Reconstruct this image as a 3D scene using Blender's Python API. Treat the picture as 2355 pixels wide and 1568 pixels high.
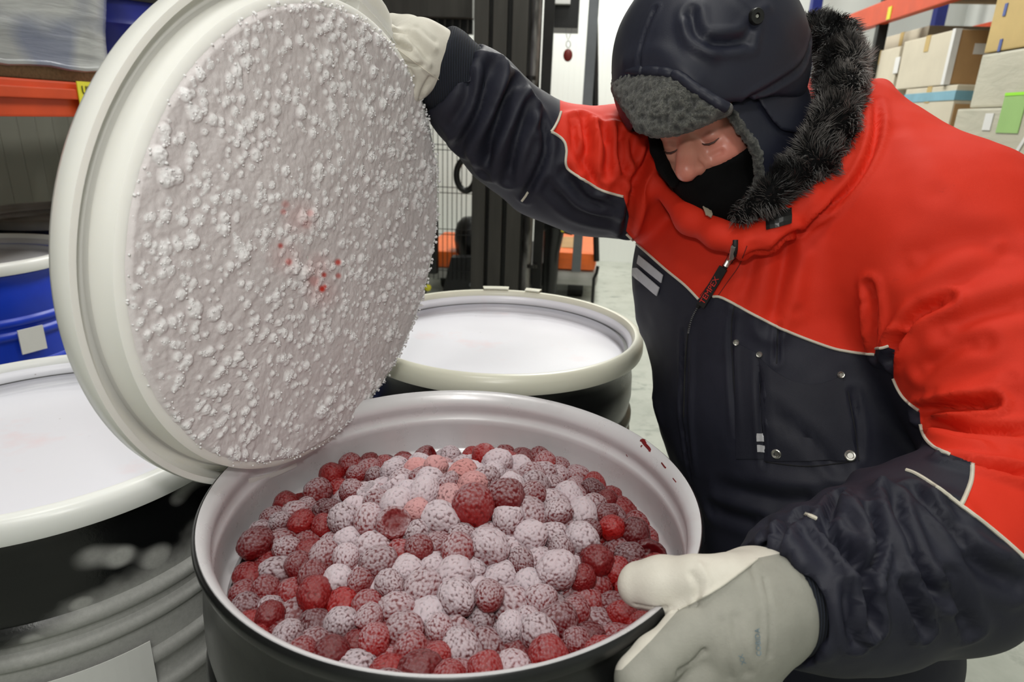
import bpy, math, random
import numpy as np
from mathutils import Vector, Matrix, Euler
from mathutils.bvhtree import BVHTree

scene = bpy.context.scene
for o in list(bpy.data.objects):
    bpy.data.objects.remove(o)
R = math.radians
rnd = random.Random(7)
rng = np.random.default_rng(11)

# ------------------------------------------------------------------ camera
F_PX = 1500.0                      # focal length in pixels of a 2355 px wide frame
PITCH, ROLL = R(18.9), -0.036
CAM_Z = 1.33
fwd0 = Vector((0, math.cos(PITCH), -math.sin(PITCH)))
R_OLD = Matrix.Rotation(math.radians(90) - PITCH, 3, 'X')
M_ROLL = Matrix.Rotation(ROLL, 3, fwd0)
R_CAM = M_ROLL @ R_OLD
CAMM = Matrix.Translation((0, 0, CAM_Z)) @ R_CAM.to_4x4()
cam_data = bpy.data.cameras.new('camera')
cam_data.sensor_width = 36.0
cam_data.lens = 36.0 * F_PX / 2355.0
cam_data.clip_start = 0.02
cam_data.clip_end = 60
cam = bpy.data.objects.new('camera', cam_data)
cam.matrix_world = CAMM
scene.collection.objects.link(cam)
scene.camera = cam
cam_data.dof.use_dof = True
cam_data.dof.focus_distance = 0.88
cam_data.dof.aperture_fstop = 6.5

# ------------------------------------------------------------------ view + light
scene.view_settings.view_transform = 'Standard'
scene.view_settings.look = 'None'
scene.view_settings.exposure = 0.12
scene.view_settings.gamma = 1.0
scene.view_settings.use_curve_mapping = False
world = bpy.data.worlds.new('world')
scene.world = world
world.use_nodes = True
world.node_tree.nodes['Background'].inputs[0].default_value = (0.9, 0.95, 1.0, 1)
world.node_tree.nodes['Background'].inputs[1].default_value = 0.05

AISLE = math.radians(5.4)
A_DIR = Vector((math.sin(AISLE), math.cos(AISLE), 0))
L_DIR = Vector((math.cos(AISLE), -math.sin(AISLE), 0))
def aw(lat, along, z):
    """aisle coordinates (metres to the right, metres ahead, height) -> world"""
    return L_DIR * lat + A_DIR * along + Vector((0, 0, z))
A_MAT = Matrix.Rotation(-AISLE, 4, 'Z')

def area_light(name, loc, size_x, size_y, power, color=(1, 1, 1), aim=None):
    d = bpy.data.lights.new(name, 'AREA')
    d.shape = 'RECTANGLE'; d.size = size_x; d.size_y = size_y
    d.energy = power; d.color = color
    o = bpy.data.objects.new(name, d)
    o.location = loc
    if aim is not None:
        o.rotation_euler = (Vector(aim) - Vector(loc)).to_track_quat('-Z', 'Y').to_euler()
    scene.collection.objects.link(o)
    return o
TUBE = (1.0, 0.99, 0.94)
for lat_, al_, e_ in ((-0.5, 0.1, 22), (0.25, 1.9, 28), (0.3, 3.9, 60), (0.1, 5.5, 75), (0.4, -1.6, 30)):
    area_light('ceiling_tube_light', aw(lat_, al_, 3.9), 0.9, 0.5, e_ * 1.0, TUBE, aim=aw(lat_, al_, 0))
area_light('camera_flash', CAMM @ Vector((-0.05, 0.16, 0.02)), 0.09, 0.05, 2.4, (1, 0.97, 0.93), aim=CAMM @ Vector((0, 0, -1)))

# ------------------------------------------------------------------ helpers
def link(o):
    scene.collection.objects.link(o); return o
def empty(name, loc, label=None, cat=None, group=None, rot=None):
    o = bpy.data.objects.new(name, None)
    o.empty_display_size = 0.05
    o.location = loc
    if rot is not None: o.rotation_euler = rot
    link(o)
    tag(o, label, cat, group)
    return o
def tag(o, label=None, cat=None, group=None, kind=None):
    if label: o['label'] = label
    if cat: o['category'] = cat
    if group: o['group'] = group
    if kind: o['kind'] = kind
    return o
def add_mesh(name, me, mat=None, parent=None, smooth=True):
    o = bpy.data.objects.new(name, me)
    if mat is not None:
        for m in (mat if isinstance(mat, (list, tuple)) else [mat]): me.materials.append(m)
    if smooth and len(me.polygons):
        me.polygons.foreach_set('use_smooth', [True] * len(me.polygons))
    link(o)
    if parent is not None: o.parent = parent
    return o
def np_mesh(name, V, Fq, Ft=None):
    """fast mesh from numpy arrays of quads / triangles"""
    me = bpy.data.meshes.new(name)
    V = np.asarray(V, dtype=np.float32)
    nq = 0 if Fq is None else len(Fq); nt = 0 if Ft is None else len(Ft)
    me.vertices.add(len(V)); me.vertices.foreach_set('co', V.ravel())
    loops = []
    if nq: loops.append(np.asarray(Fq, dtype=np.int32).ravel())
    if nt: loops.append(np.asarray(Ft, dtype=np.int32).ravel())
    loops = np.concatenate(loops)
    me.loops.add(len(loops)); me.loops.foreach_set('vertex_index', loops)
    starts = np.concatenate([np.arange(nq) * 4, nq * 4 + np.arange(nt) * 3]).astype(np.int32)
    me.polygons.add(nq + nt)
    me.polygons.foreach_set('loop_start', starts)
    me.update(calc_edges=True); me.validate()
    return me
def vattr(me, name, arr):
    a = me.attributes.new(name, 'FLOAT', 'POINT')
    a.data.foreach_set('value', np.asarray(arr, dtype=np.float32))

class MB:
    """collects simple solids into one mesh"""
    def __init__(s): s.v = []; s.f = []
    def add(s, vs, fs):
        k = len(s.v); s.v += [tuple(p) for p in vs]; s.f += [tuple(i + k for i in f) for f in fs]; return s
    def box(s, c, size, rot=None, bev=0.0):
        x, y, z = size[0] / 2, size[1] / 2, size[2] / 2
        M = rot if rot is not None else Matrix.Identity(3)
        c = Vector(c)
        if bev <= 0:
            P = [c + M @ Vector((a * x, b * y, d * z)) for a in (-1, 1) for b in (-1, 1) for d in (-1, 1)]
            return s.add(P, [(0, 1, 3, 2), (4, 6, 7, 5), (0, 4, 5, 1), (2, 3, 7, 6), (0, 2, 6, 4), (1, 5, 7, 3)])
        b = min(bev, x * .9, y * .9, z * .9)
        import bmesh
        bm = bmesh.new(); bmesh.ops.create_cube(bm, size=1.0)
        for v in bm.verts: v.co = Vector((v.co.x * 2 * x, v.co.y * 2 * y, v.co.z * 2 * z))
        bmesh.ops.bevel(bm, geom=list(bm.edges), offset=b, segments=2, affect='EDGES', profile=0.7)
        bm.verts.ensure_lookup_table()
        P = [c + M @ v.co for v in bm.verts]; Fc = [[v.index for v in f.verts] for f in bm.faces]
        bm.free()
        return s.add(P, Fc)
    def tube(s, pts, r, n=10, caps=True, closed=False):
        pts = [Vector(p) for p in pts]
        rr = r if isinstance(r, (list, tuple)) else [r] * len(pts)
        m = len(pts); vs = []; fs = []
        up = None
        for i, p in enumerate(pts):
            if closed: t = pts[(i + 1) % m] - pts[i - 1]
            else: t = pts[min(i + 1, m - 1)] - pts[max(i - 1, 0)]
            if t.length < 1e-9: t = Vector((0, 0, 1))
            t.normalize()
            if up is None:
                up = Vector((0, 0, 1)) if abs(t.z) < 0.9 else Vector((1, 0, 0))
            a = up - t * up.dot(t)
            if a.length < 1e-6: a = t.orthogonal()
            a.normalize(); up = a; b = t.cross(a)
            for k in range(n):
                th = 2 * math.pi * k / n
                vs.append(p + (a * math.cos(th) + b * math.sin(th)) * rr[i])
        rings = m if closed else m - 1
        for i in range(rings):
            j = (i + 1) % m
            for k in range(n):
                l = (k + 1) % n
                fs.append((i * n + k, i * n + l, j * n + l, j * n + k))
        if caps and not closed:
            fs.append(tuple(range(n - 1, -1, -1))); fs.append(tuple((m - 1) * n + k for k in range(n)))
        return s.add(vs, fs)
    def lathe(s, prof, n=64, M=None, a0=0, a1=2 * math.pi):
        full = abs(a1 - a0 - 2 * math.pi) < 1e-6
        m = len(prof); vs = []; fs = []
        cnt = n if full else n + 1
        for i in range(cnt):
            th = a0 + (a1 - a0) * i / n
            for r_, z_ in prof:
                p = Vector((r_ * math.cos(th), r_ * math.sin(th), z_))
                vs.append(M @ p if M is not None else p)
        for i in range(n):
            j = (i + 1) % cnt
            for k in range(m - 1):
                fs.append((i * m + k, j * m + k, j * m + k + 1, i * m + k + 1))
        return s.add(vs, fs)
    def prism(s, poly, d0, d1):
        """poly: list of 3d points (front); d0,d1 offset vectors"""
        n = len(poly); P = [Vector(p) + Vector(d0) for p in poly] + [Vector(p) + Vector(d1) for p in poly]
        fs = [tuple(range(n)), tuple(range(2 * n - 1, n - 1, -1))]
        for i in range(n):
            j = (i + 1) % n; fs.append((i, i + n, j + n, j))
        return s.add(P, fs)
    def build(s, name, mat=None, parent=None, smooth=False, offset=None):
        me = bpy.data.meshes.new(name)
        v = s.v
        if offset is not None:
            ox, oy, oz = offset; v = [(a - ox, b - oy, c - oz) for a, b, c in v]
        me.from_pydata(v, [], s.f); me.validate(); me.update()
        import bmesh
        bm = bmesh.new(); bm.from_mesh(me); bmesh.ops.recalc_face_normals(bm, faces=bm.faces); bm.to_mesh(me); bm.free()
        o = add_mesh(name, me, mat, parent, smooth)
        if smooth == 'auto' or smooth is True:
            me.polygons.foreach_set('use_smooth', [True] * len(me.polygons))
            try: me.set_sharp_from_angle(angle=R(40))
            except Exception: pass
        return o

# camera-space helpers: a pixel and its distance give a point of the real scene
def c3(px, py, d): return ((px - 1177.5) / F_PX * d, -(py - 784) / F_PX * d, -d)
def C(px, py, d): return CAMM @ Vector(c3(px, py, d))
def old(x, y, z): return M_ROLL @ Vector((x, y, z)) + Vector((0, 0, CAM_Z))
CAM_P = Vector((0, 0, CAM_Z))
def ray(px, py): return (R_CAM @ Vector(c3(px, py, 1.0))).normalized()
def hit_plane(px, py, p0, n):
    d = ray(px, py); n = Vector(n); t = (Vector(p0) - CAM_P).dot(n) / d.dot(n)
    return CAM_P + d * t
def hit_lat(px, py, lat): return hit_plane(px, py, L_DIR * lat, L_DIR)
def hit_al(px, py, al): return hit_plane(px, py, A_DIR * al, A_DIR)
def hit_z(px, py, z): return hit_plane(px, py, (0, 0, z), (0, 0, 1))
def to_a(P): return (P.dot(L_DIR), P.dot(A_DIR), P.z)
CI = np.array(CAMM.inverted()); CN = np.array(CAMM)
def to_px(V):
    V = np.asarray(V); c = V @ CI[:3, :3].T + CI[:3, 3]
    return 1177.5 + F_PX * c[:, 0] / -c[:, 2], 784 - F_PX * c[:, 1] / -c[:, 2]
def cam2world(V): return np.asarray(V) @ CN[:3, :3].T + CN[:3, 3]

# ------------------------------------------------------------------ materials
class NT:
    def __init__(s, name):
        s.m = bpy.data.materials.new(name); s.m.use_nodes = True
        s.t = s.m.node_tree; s.b = s.t.nodes['Principled BSDF']
    def n(s, kind, **kw):
        nd = s.t.nodes.new(kind)
        for k, v in kw.items():
            if k.startswith('i_'):
                key = k[2:]; key = int(key) if key.isdigit() else key.replace('_', ' ')
                nd.inputs[key].default_value = v
            else: setattr(nd, k, v)
        return nd
    def l(s, a, b): s.t.links.new(a, b)
    def math(s, op, a, b=None, c=None, clamp=False):
        nd = s.t.nodes.new('ShaderNodeMath'); nd.operation = op; nd.use_clamp = clamp
        for i, x in enumerate((a, b, c)):
            if x is None: continue
            if isinstance(x, (int, float)): nd.inputs[i].default_value = x
            else: s.l(x, nd.inputs[i])
        return nd.outputs[0]
    def noise(s, scale=10, detail=3, rough=0.5, coord='Object', vec=None, dist=0.0, out=0):
        nd = s.n('ShaderNodeTexNoise'); nd.inputs['Scale'].default_value = scale
        nd.inputs['Detail'].default_value = detail; nd.inputs['Roughness'].default_value = rough
        nd.inputs['Distortion'].default_value = dist
        s.l(vec if vec is not None else s.coord(coord), nd.inputs['Vector']); return nd.outputs[out]
    def voro(s, scale, feature='F1', coord='Object', vec=None, rand=1.0):
        nd = s.n('ShaderNodeTexVoronoi'); nd.feature = feature
        nd.inputs['Scale'].default_value = scale; nd.inputs['Randomness'].default_value = rand
        s.l(vec if vec is not None else s.coord(coord), nd.inputs['Vector']); return nd
    def coord(s, which='Object'):
        if not hasattr(s, '_tc'): s._tc = s.n('ShaderNodeTexCoord')
        return s._tc.outputs[which]
    def scaled(s, sc, coord='Object'):
        mp = s.n('ShaderNodeMapping'); mp.inputs['Scale'].default_value = sc
        s.l(s.coord(coord), mp.inputs['Vector']); return mp.outputs[0]
    def ramp(s, fac, stops):
        nd = s.n('ShaderNodeValToRGB'); cr = nd.color_ramp
        while len(cr.elements) < len(stops): cr.elements.new(0.5)
        for e, (p, c) in zip(cr.elements, stops):
            e.position = p; e.color = c if len(c) == 4 else (*c, 1)
        s.l(fac, nd.inputs[0]); return nd.outputs[0]
    def rng_(s, x, a, b, c=0.0, d=1.0, smooth=False):
        nd = s.n('ShaderNodeMapRange'); nd.clamp = True
        if smooth: nd.interpolation_type = 'SMOOTHSTEP'
        s.l(x, nd.inputs[0])
        for i, v in zip((1, 2, 3, 4), (a, b, c, d)): nd.inputs[i].default_value = v
        return nd.outputs[0]
    def mix(s, fac, a, b):
        nd = s.n('ShaderNodeMix'); nd.data_type = 'RGBA'
        for i, x in ((0, fac), (6, a), (7, b)):
            if isinstance(x, (int, float)): nd.inputs[i].default_value = x
            elif isinstance(x, tuple): nd.inputs[i].default_value = x if len(x) == 4 else (*x, 1)
            else: s.l(x, nd.inputs[i])
        return nd.outputs[2]
    def attr(s, name, out='Fac'):
        nd = s.n('ShaderNodeAttribute'); nd.attribute_name = name; return nd.outputs[out]
    def set(s, key, x):
        i = s.b.inputs[key]
        if isinstance(x, tuple): i.default_value = x if len(x) == 4 else (*x, 1)
        elif isinstance(x, (int, float)): i.default_value = x
        else: s.l(x, i)
        return s
    def bump(s, h, strength=0.3, dist=0.002, base=None):
        nd = s.n('ShaderNodeBump'); nd.inputs['Strength'].default_value = strength
        nd.inputs['Distance'].default_value = dist; s.l(h, nd.inputs['Height'])
        if base is not None: s.l(base, nd.inputs['Normal'])
        s.l(nd.outputs[0], s.b.inputs['Normal']); return nd.outputs[0]
def lin(r, g, b):
    f = lambda c: (c / 255 / 12.92) if c / 255 <= 0.04045 else ((c / 255 + 0.055) / 1.055) ** 2.4
    return (f(r), f(g), f(b), 1)
def simple(name, rgb, rough=0.5, metal=0.0, var=0.15, vscale=8, bump=0.0, bscale=60, bdist=0.001, spec=0.5, stretch=None):
    m = NT(name); c = lin(*rgb)
    vec = m.scaled(stretch) if stretch else None
    n = m.noise(vscale, 4, 0.6, vec=vec)
    dk = tuple(x * (1 - var) for x in c[:3]); lt = tuple(min(1, x * (1 + var)) for x in c[:3])
    m.set('Base Color', m.mix(m.rng_(n, 0.3, 0.7), dk, lt)).set('Roughness', rough).set('Metallic', metal)
    m.set('Specular IOR Level', spec)
    if bump: m.bump(m.noise(bscale, 3, 0.6, vec=vec), bump, bdist)
    return m.m
# ------------------------------------------------------------------ implicit surfaces -> meshes
def sdf_mesh(f, lo, hi, h, B=10):
    lo = np.array(lo, float); hi = np.array(hi, float)
    n = np.ceil((hi - lo) / h / B).astype(int) * B
    nb = n // B
    I = np.stack(np.meshgrid(*[np.arange(k) for k in nb], indexing='ij'), -1).reshape(-1, 3)
    cen = lo + (I * B + (B - 1) / 2) * h
    vc = np.concatenate([f(cen[i:i + 200000]) for i in range(0, len(cen), 200000)])
    vals = np.repeat(np.repeat(np.repeat(np.where(vc < 0, -1., 1.).reshape(nb).astype(np.float32), B, 0), B, 1), B, 2)
    act = np.abs(vc) < B * h * 1.25 + 0.004
    loc = np.stack(np.meshgrid(*[np.arange(B)] * 3, indexing='ij'), -1).reshape(-1, 3)
    Ia = I[act]
    for s in range(0, len(Ia), 300):
        idx = (Ia[s:s + 300, None, :] * B + loc[None]).reshape(-1, 3)
        vals[idx[:, 0], idx[:, 1], idx[:, 2]] = f(lo + idx * h)
    neg = vals < 0
    c = [neg[i:neg.shape[0] - 1 + i, j:neg.shape[1] - 1 + j, k:neg.shape[2] - 1 + k] for i in (0, 1) for j in (0, 1) for k in (0, 1)]
    s_ = sum(x.astype(np.uint8) for x in c)
    cells = np.argwhere((s_ > 0) & (s_ < 8))
    cid = -np.ones(s_.shape, dtype=np.int64); cid[cells[:, 0], cells[:, 1], cells[:, 2]] = np.arange(len(cells))
    acc = np.zeros((len(cells), 3)); cnt = np.zeros(len(cells))
    cor = [(i, j, k) for i in (0, 1) for j in (0, 1) for k in (0, 1)]
    cv = {q: vals[cells[:, 0] + q[0], cells[:, 1] + q[1], cells[:, 2] + q[2]].astype(float) for q in cor}
    for a in cor:
        for ax in range(3):
            if a[ax] == 0:
                b = list(a); b[ax] = 1; b = tuple(b)
                va, vb = cv[a], cv[b]; m = (va < 0) != (vb < 0)
                t = np.where(m, va / np.where(m, va - vb, 1), 0)
                p = np.array(a, float)[None] + t[:, None] * (np.array(b) - np.array(a))[None]
                acc += p * m[:, None]; cnt += m
    V = lo + (cells + acc / cnt[:, None]) * h
    quads = []
    for ax in range(3):
        o1, o2 = [(1, 2), (2, 0), (0, 1)][ax]
        sl0 = [slice(None)] * 3; sl1 = [slice(None)] * 3
        sl0[ax] = slice(0, -1); sl1[ax] = slice(1, None)
        d = neg[tuple(sl0)] != neg[tuple(sl1)]
        E_ = np.argwhere(d); E_ = E_[(E_[:, o1] > 0) & (E_[:, o2] > 0) & (E_[:, o1] < neg.shape[o1] - 1) & (E_[:, o2] < neg.shape[o2] - 1)]
        def g(d1, d2):
            q = E_.copy(); q[:, o1] -= d1; q[:, o2] -= d2; return cid[q[:, 0], q[:, 1], q[:, 2]]
        Q = np.stack([g(1, 1), g(0, 1), g(0, 0), g(1, 0)], 1)
        flip = neg[E_[:, 0], E_[:, 1], E_[:, 2]]
        Q = np.where(flip[:, None], Q, Q[:, ::-1])
        quads.append(Q)
    Q = np.concatenate(quads); Q = Q[(Q >= 0).all(1)]
    return V, Q
def smin(a, b, k):
    if k <= 0: return np.minimum(a, b)
    h = np.clip(0.5 + 0.5 * (b - a) / k, 0, 1)
    return b + (a - b) * h - k * h * (1 - h)
def smax(a, b, k): return -smin(-a, -b, k)
def cone(P, a, b, ra, rb, flat=None):
    """capsule from a to b with changing radius; flat=(dir, factor) squashes it along dir"""
    a = np.asarray(a, float); b = np.asarray(b, float)
    q = P - a; ab = b - a
    if flat is not None:
        d = np.asarray(flat[0], float); d = d / np.linalg.norm(d); k = flat[1] - 1
        q = q + (q @ d)[:, None] * d * k; ab = ab + (ab @ d) * d * k
    t = np.clip(q @ ab / max(ab @ ab, 1e-12), 0, 1)
    d_ = np.linalg.norm(q - t[:, None] * ab, axis=1) - (ra + (rb - ra) * t)
    return d_ / (flat[1] if flat is not None and flat[1] > 1 else 1)
def ball(P, c, r): return np.linalg.norm(P - np.asarray(c, float), axis=1) - r
def ellips(P, c, r, M=None):
    q = P - np.asarray(c, float)
    if M is not None: q = q @ M
    r = np.asarray(r, float)
    k0 = np.linalg.norm(q / r, axis=1); k1 = np.linalg.norm(q / (r * r), axis=1)
    return k0 * (k0 - 1) / np.maximum(k1, 1e-9)
def chain(P, pts, k=0.02, flat=None):
    """pts: (px, py, d, r_px)"""
    out = None
    for (x0, y0, d0, r0), (x1, y1, d1, r1) in zip(pts[:-1], pts[1:]):
        d = cone(P, c3(x0, y0, d0), c3(x1, y1, d1), r0 / F_PX * d0, r1 / F_PX * d1, flat)
        out = d if out is None else smin(out, d, k)
    return out
def poly_sd(x, y, poly):
    """signed distance to a 2d polygon, negative inside"""
    poly = np.asarray(poly, float); d = np.full(len(x), 1e18); inside = np.zeros(len(x), bool)
    n = len(poly)
    for i in range(n):
        a = poly[i]; b = poly[(i + 1) % n]; e = b - a
        wx = x - a[0]; wy = y - a[1]
        t = np.clip((wx * e[0] + wy * e[1]) / max(e @ e, 1e-12), 0, 1)
        d = np.minimum(d, (wx - e[0] * t) ** 2 + (wy - e[1] * t) ** 2)
        c = ((a[1] > y) != (b[1] > y)) & (x < (b[0] - a[0]) * (y - a[1]) / (b[1] - a[1] + 1e-12) + a[0])
        inside ^= c
    d = np.sqrt(d)
    return np.where(inside, -d, d)
def px_of_cam(P):
    z = np.maximum(-P[:, 2], 0.05)
    return 1177.5 + F_PX * P[:, 0] / z, 784 - F_PX * P[:, 1] / z
def prism_sd(P, poly):
    """sdf of the outline extruded away along the line of sight of camera space"""
    x, y = px_of_cam(P)
    return poly_sd(x, y, poly) / F_PX * np.maximum(-P[:, 2], 0.05)
def seg_dist(P, pts):
    d = np.full(len(P), 1e9)
    for a, b in zip(pts[:-1], pts[1:]):
        a = np.asarray(a, float); b = np.asarray(b, float); ab = b - a; q = P - a
        t = np.clip(q @ ab / max(ab @ ab, 1e-12), 0, 1)
        d = np.minimum(d, np.linalg.norm(q - t[:, None] * ab, axis=1))
    return d
def vnormals(V, Q):
    a, b, c, d = (V[Q[:, i]] for i in range(4))
    n = np.cross(c - a, d - b)
    N = np.zeros_like(V)
    for i in range(4): np.add.at(N, Q[:, i], n)
    return N / np.maximum(np.linalg.norm(N, axis=1), 1e-12)[:, None]
def laplace(V, Q, it=1, lam=0.5):
    n = len(V); deg = np.zeros(n)
    E_ = np.concatenate([Q[:, [0, 1]], Q[:, [1, 2]], Q[:, [2, 3]], Q[:, [3, 0]]])
    E_ = np.concatenate([E_, E_[:, ::-1]])
    deg = np.bincount(E_[:, 0], minlength=n).astype(float)
    for _ in range(it):
        S = np.stack([np.bincount(E_[:, 0], weights=V[E_[:, 1], k], minlength=n) for k in range(3)], 1)
        V = V + lam * (S / np.maximum(deg, 1)[:, None] - V)
    return V
# cheap value noise on points
_perm = np.random.default_rng(3).random((32, 32, 32))
def vnoise(P, scale):
    q = P * scale; i = np.floor(q).astype(int); f = q - i; f = f * f * (3 - 2 * f)
    def g(a, b, c): return _perm[(i[:, 0] + a) & 31, (i[:, 1] + b) & 31, (i[:, 2] + c) & 31]
    x0 = g(0, 0, 0) * (1 - f[:, 0]) + g(1, 0, 0) * f[:, 0]; x1 = g(0, 1, 0) * (1 - f[:, 0]) + g(1, 1, 0) * f[:, 0]
    x2 = g(0, 0, 1) * (1 - f[:, 0]) + g(1, 0, 1) * f[:, 0]; x3 = g(0, 1, 1) * (1 - f[:, 0]) + g(1, 1, 1) * f[:, 0]
    return ((x0 * (1 - f[:, 1]) + x1 * f[:, 1]) * (1 - f[:, 2]) + (x2 * (1 - f[:, 1]) + x3 * f[:, 1]) * f[:, 2]) * 2 - 1
def bvh_of(V, Q): return BVHTree.FromPolygons([tuple(v) for v in V.tolist()], [tuple(q) for q in Q.tolist()])
def cast(bvh, px, py):
    """pixel -> point of a world-space surface, with its normal"""
    h = bvh.ray_cast(CAM_P, ray(px, py))
    if h[0] is None: return None, None
    n = h[1]
    if n.dot(ray(px, py)) > 0: n = -n
    return h[0], n
def densify(pl, step=8.0, smooth=True):
    """Catmull-Rom through pixel points"""
    pl = [np.array(p, float) for p in pl]; out = []
    for i in range(len(pl) - 1):
        p0 = pl[max(i - 1, 0)]; p1 = pl[i]; p2 = pl[i + 1]; p3 = pl[min(i + 2, len(pl) - 1)]
        n = max(1, int(np.linalg.norm((p2 - p1)[:2]) / step))
        for k in range(n):
            t = k / n
            out.append(0.5 * ((2 * p1) + (p2 - p0) * t + (2 * p0 - 5 * p1 + 4 * p2 - p3) * t * t + (3 * p1 - p0 - 3 * p2 + p3) * t ** 3) if smooth else p1 + (p2 - p1) * t)
    out.append(pl[-1]); return out
def on_surface(bvh, pl, step=6.0, lift=0.0, jump=0.05):
    """pixel polyline -> list of runs of surface points"""
    runs = [[]]; last = None
    for q in densify(pl, step):
        p, n = cast(bvh, q[0], q[1])
        if p is None: 
            if runs[-1]: runs.append([])
            continue
        p = p + n * lift
        if runs[-1] and (p - runs[-1][-1]).length > jump: runs.append([])
        runs[-1].append(p)
    return [r for r in runs if len(r) > 1]
def patch(bvh, corners, nu=8, nv=8, lift=0.001, thick=0.002, jump=0.06):
    """thin cloth patch hugging a surface: four pixel corners"""
    c = [np.array(p, float) for p in corners]
    front = []; back = []; got = []
    for j in range(nv + 1):
        for i in range(nu + 1):
            u, v = i / nu, j / nv
            q = c[0] * (1 - u) * (1 - v) + c[1] * u * (1 - v) + c[2] * u * v + c[3] * (1 - u) * v
            got.append(cast(bvh, q[0], q[1]) + ((i, j),))
    ok = [g for g in got if g[0] is not None]
    dep = sorted((g[0] - CAM_P).length for g in ok); med = dep[len(dep) // 2]
    ok = [g for g in ok if abs((g[0] - CAM_P).length - med) < jump]
    for g in got:
        if True:
            if g[0] is None or abs((g[0] - CAM_P).length - med) >= jump:
                g = min(ok, key=lambda h: (h[2][0] - g[2][0]) ** 2 + (h[2][1] - g[2][1]) ** 2)
            p, n = g[0], g[1]
            front.append(p + n * (lift + thick)); back.append(p + n * (lift - 0.001))
    W = nu + 1; fs = []; K = len(front)
    for j in range(nv):
        for i in range(nu):
            a = j * W + i; fs.append((a, a + 1, a + W + 1, a + W)); fs.append((K + a, K + a + W, K + a + W + 1, K + a + 1))
    rim = [i for i in range(nu)] + [j * W + nu for j in range(nv)] + [nv * W + i for i in range(nu, 0, -1)] + [j * W for j in range(nv, 0, -1)]
    for a, b in zip(rim, rim[1:] + rim[:1]): fs.append((a, K + a, K + b, b))
    return MB().add(front + back, fs)
# ------------------------------------------------------------------ structure
BACK = 6.5
def panel_mat(name, rgb, pitch, stren=0.35, rough=0.45, axis=0):
    m = NT(name); c = lin(*rgb)
    v = m.coord('Object')
    sep = m.n('ShaderNodeSeparateXYZ'); m.l(v, sep.inputs[0])
    x = m.math('FRACT', m.math('MULTIPLY', sep.outputs[axis], 1 / pitch))
    g = m.math('SUBTRACT', 1.0, m.rng_(m.math('ABSOLUTE', m.math('SUBTRACT', x, 0.5)), 0.0, 0.04, 1, 0))
    n = m.noise(2.0, 4)
    base = m.mix(m.rng_(n, .3, .7, 0, 1), tuple(k * .95 for k in c[:3]), c)
    m.set('Base Color', base).set('Roughness', rough)
    m.bump(g, stren, 0.004)
    return m.m
m_wall = panel_mat('white_insulated_panel', (240, 244, 240), 0.05)
m_wall_left = panel_mat('grey_ribbed_panel', (112, 112, 102), 0.12, axis=1, stren=.8)  # grey set darker to stand in for the shade under the left rack
m_ceil = simple('white_ceiling', (225, 228, 225), 0.7)
fm = NT('worn_concrete')
n1 = fm.noise(1.3, 6, .65); n2 = fm.noise(9, 5, .7); n3 = fm.noise(60, 3, .6)
cc = fm.ramp(n1, [(0.25, lin(136, 142, 132)), (0.5, lin(176, 180, 170)), (0.75, lin(196, 199, 190))])
scr = fm.math('MULTIPLY', fm.rng_(fm.noise(1.7, 6, .7, dist=.6, vec=fm.scaled((1, 2.5, 1))), .6, .66), .7)
cc = fm.mix(scr, cc, lin(112, 120, 112))
cc = fm.mix(fm.math('MULTIPLY', fm.rng_(n2, .55, .7), .5), cc, lin(120, 124, 116))
fm.set('Base Color', cc).set('Roughness', fm.rng_(n2, .3, .7, .35, .6)); fm.bump(n3, .2, .001)

def slab(name, lat0, lat1, al0, al1, z0, z1, mat):
    mb = MB().box(((lat0 + lat1) / 2, (al0 + al1) / 2, (z0 + z1) / 2), (abs(lat1 - lat0), abs(al1 - al0), abs(z1 - z0)))
    o = mb.build(name, mat); o.matrix_world = A_MAT; o['kind'] = 'structure'; return o
slab('floor', -3.1, 3.3, -3.6, BACK + .2, -0.15, 0.0, fm.m)
slab('wall_back', -3.1, 3.3, BACK, BACK + .12, 0, 4.2, m_wall)
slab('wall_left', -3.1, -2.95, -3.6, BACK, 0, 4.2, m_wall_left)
slab('wall_right', 3.15, 3.3, -3.6, BACK, 0, 4.2, m_wall)
slab('wall_front', -3.1, 3.3, -3.75, -3.6, 0, 4.2, m_wall)
slab('ceiling', -3.1, 3.3, -3.75, BACK + .12, 4.2, 4.32, m_ceil)

# ------------------------------------------------------------------ shared materials
m_orange = simple('orange_rack_paint', (198, 66, 18), .45, var=.12, vscale=6, bump=.1)
m_rackblue = simple('blue_rack_paint', (24, 38, 120), .45)
m_black = simple('black_paint', (16, 17, 18), .45, var=.3)
m_blackplastic = simple('black_plastic', (18, 18, 18), .35, var=.3, bump=.15, bscale=90)
m_wood = simple('pallet_wood', (150, 128, 96), .8, var=.25, vscale=12, bump=.5, bscale=40, stretch=(1, 8, 8))
m_card = simple('pale_cardboard', (206, 198, 178), .75, var=.06, vscale=5, bump=.1)
m_cardbrown = simple('brown_cardboard', (176, 140, 96), .75, var=.1, vscale=5, bump=.1)
m_cardyel = simple('yellow_cardboard', (196, 170, 112), .7, var=.08, vscale=5)
m_tapeblue = simple('blue_tape', (70, 90, 160), .4)
m_stripe = simple('pale_blue_tape', (120, 170, 190), .4)
m_paper = simple('white_paper', (226, 226, 224), .6, var=.04)
m_green = simple('green_label_paper', (156, 196, 120), .6, var=.05)
m_greenb = simple('bright_green_label_edge', (160, 240, 60), .6, var=.03)
m_yel = simple('yellow_label', (216, 208, 50), .55, var=.08)
m_ink = simple('black_ink', (20, 20, 24), .6)
wrap = NT('stretch_wrap')
wn = wrap.noise(3, 5, .6, vec=wrap.scaled((.35, .35, 5)), dist=.6); wn2 = wrap.noise(2.2, 2, .5)
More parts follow.
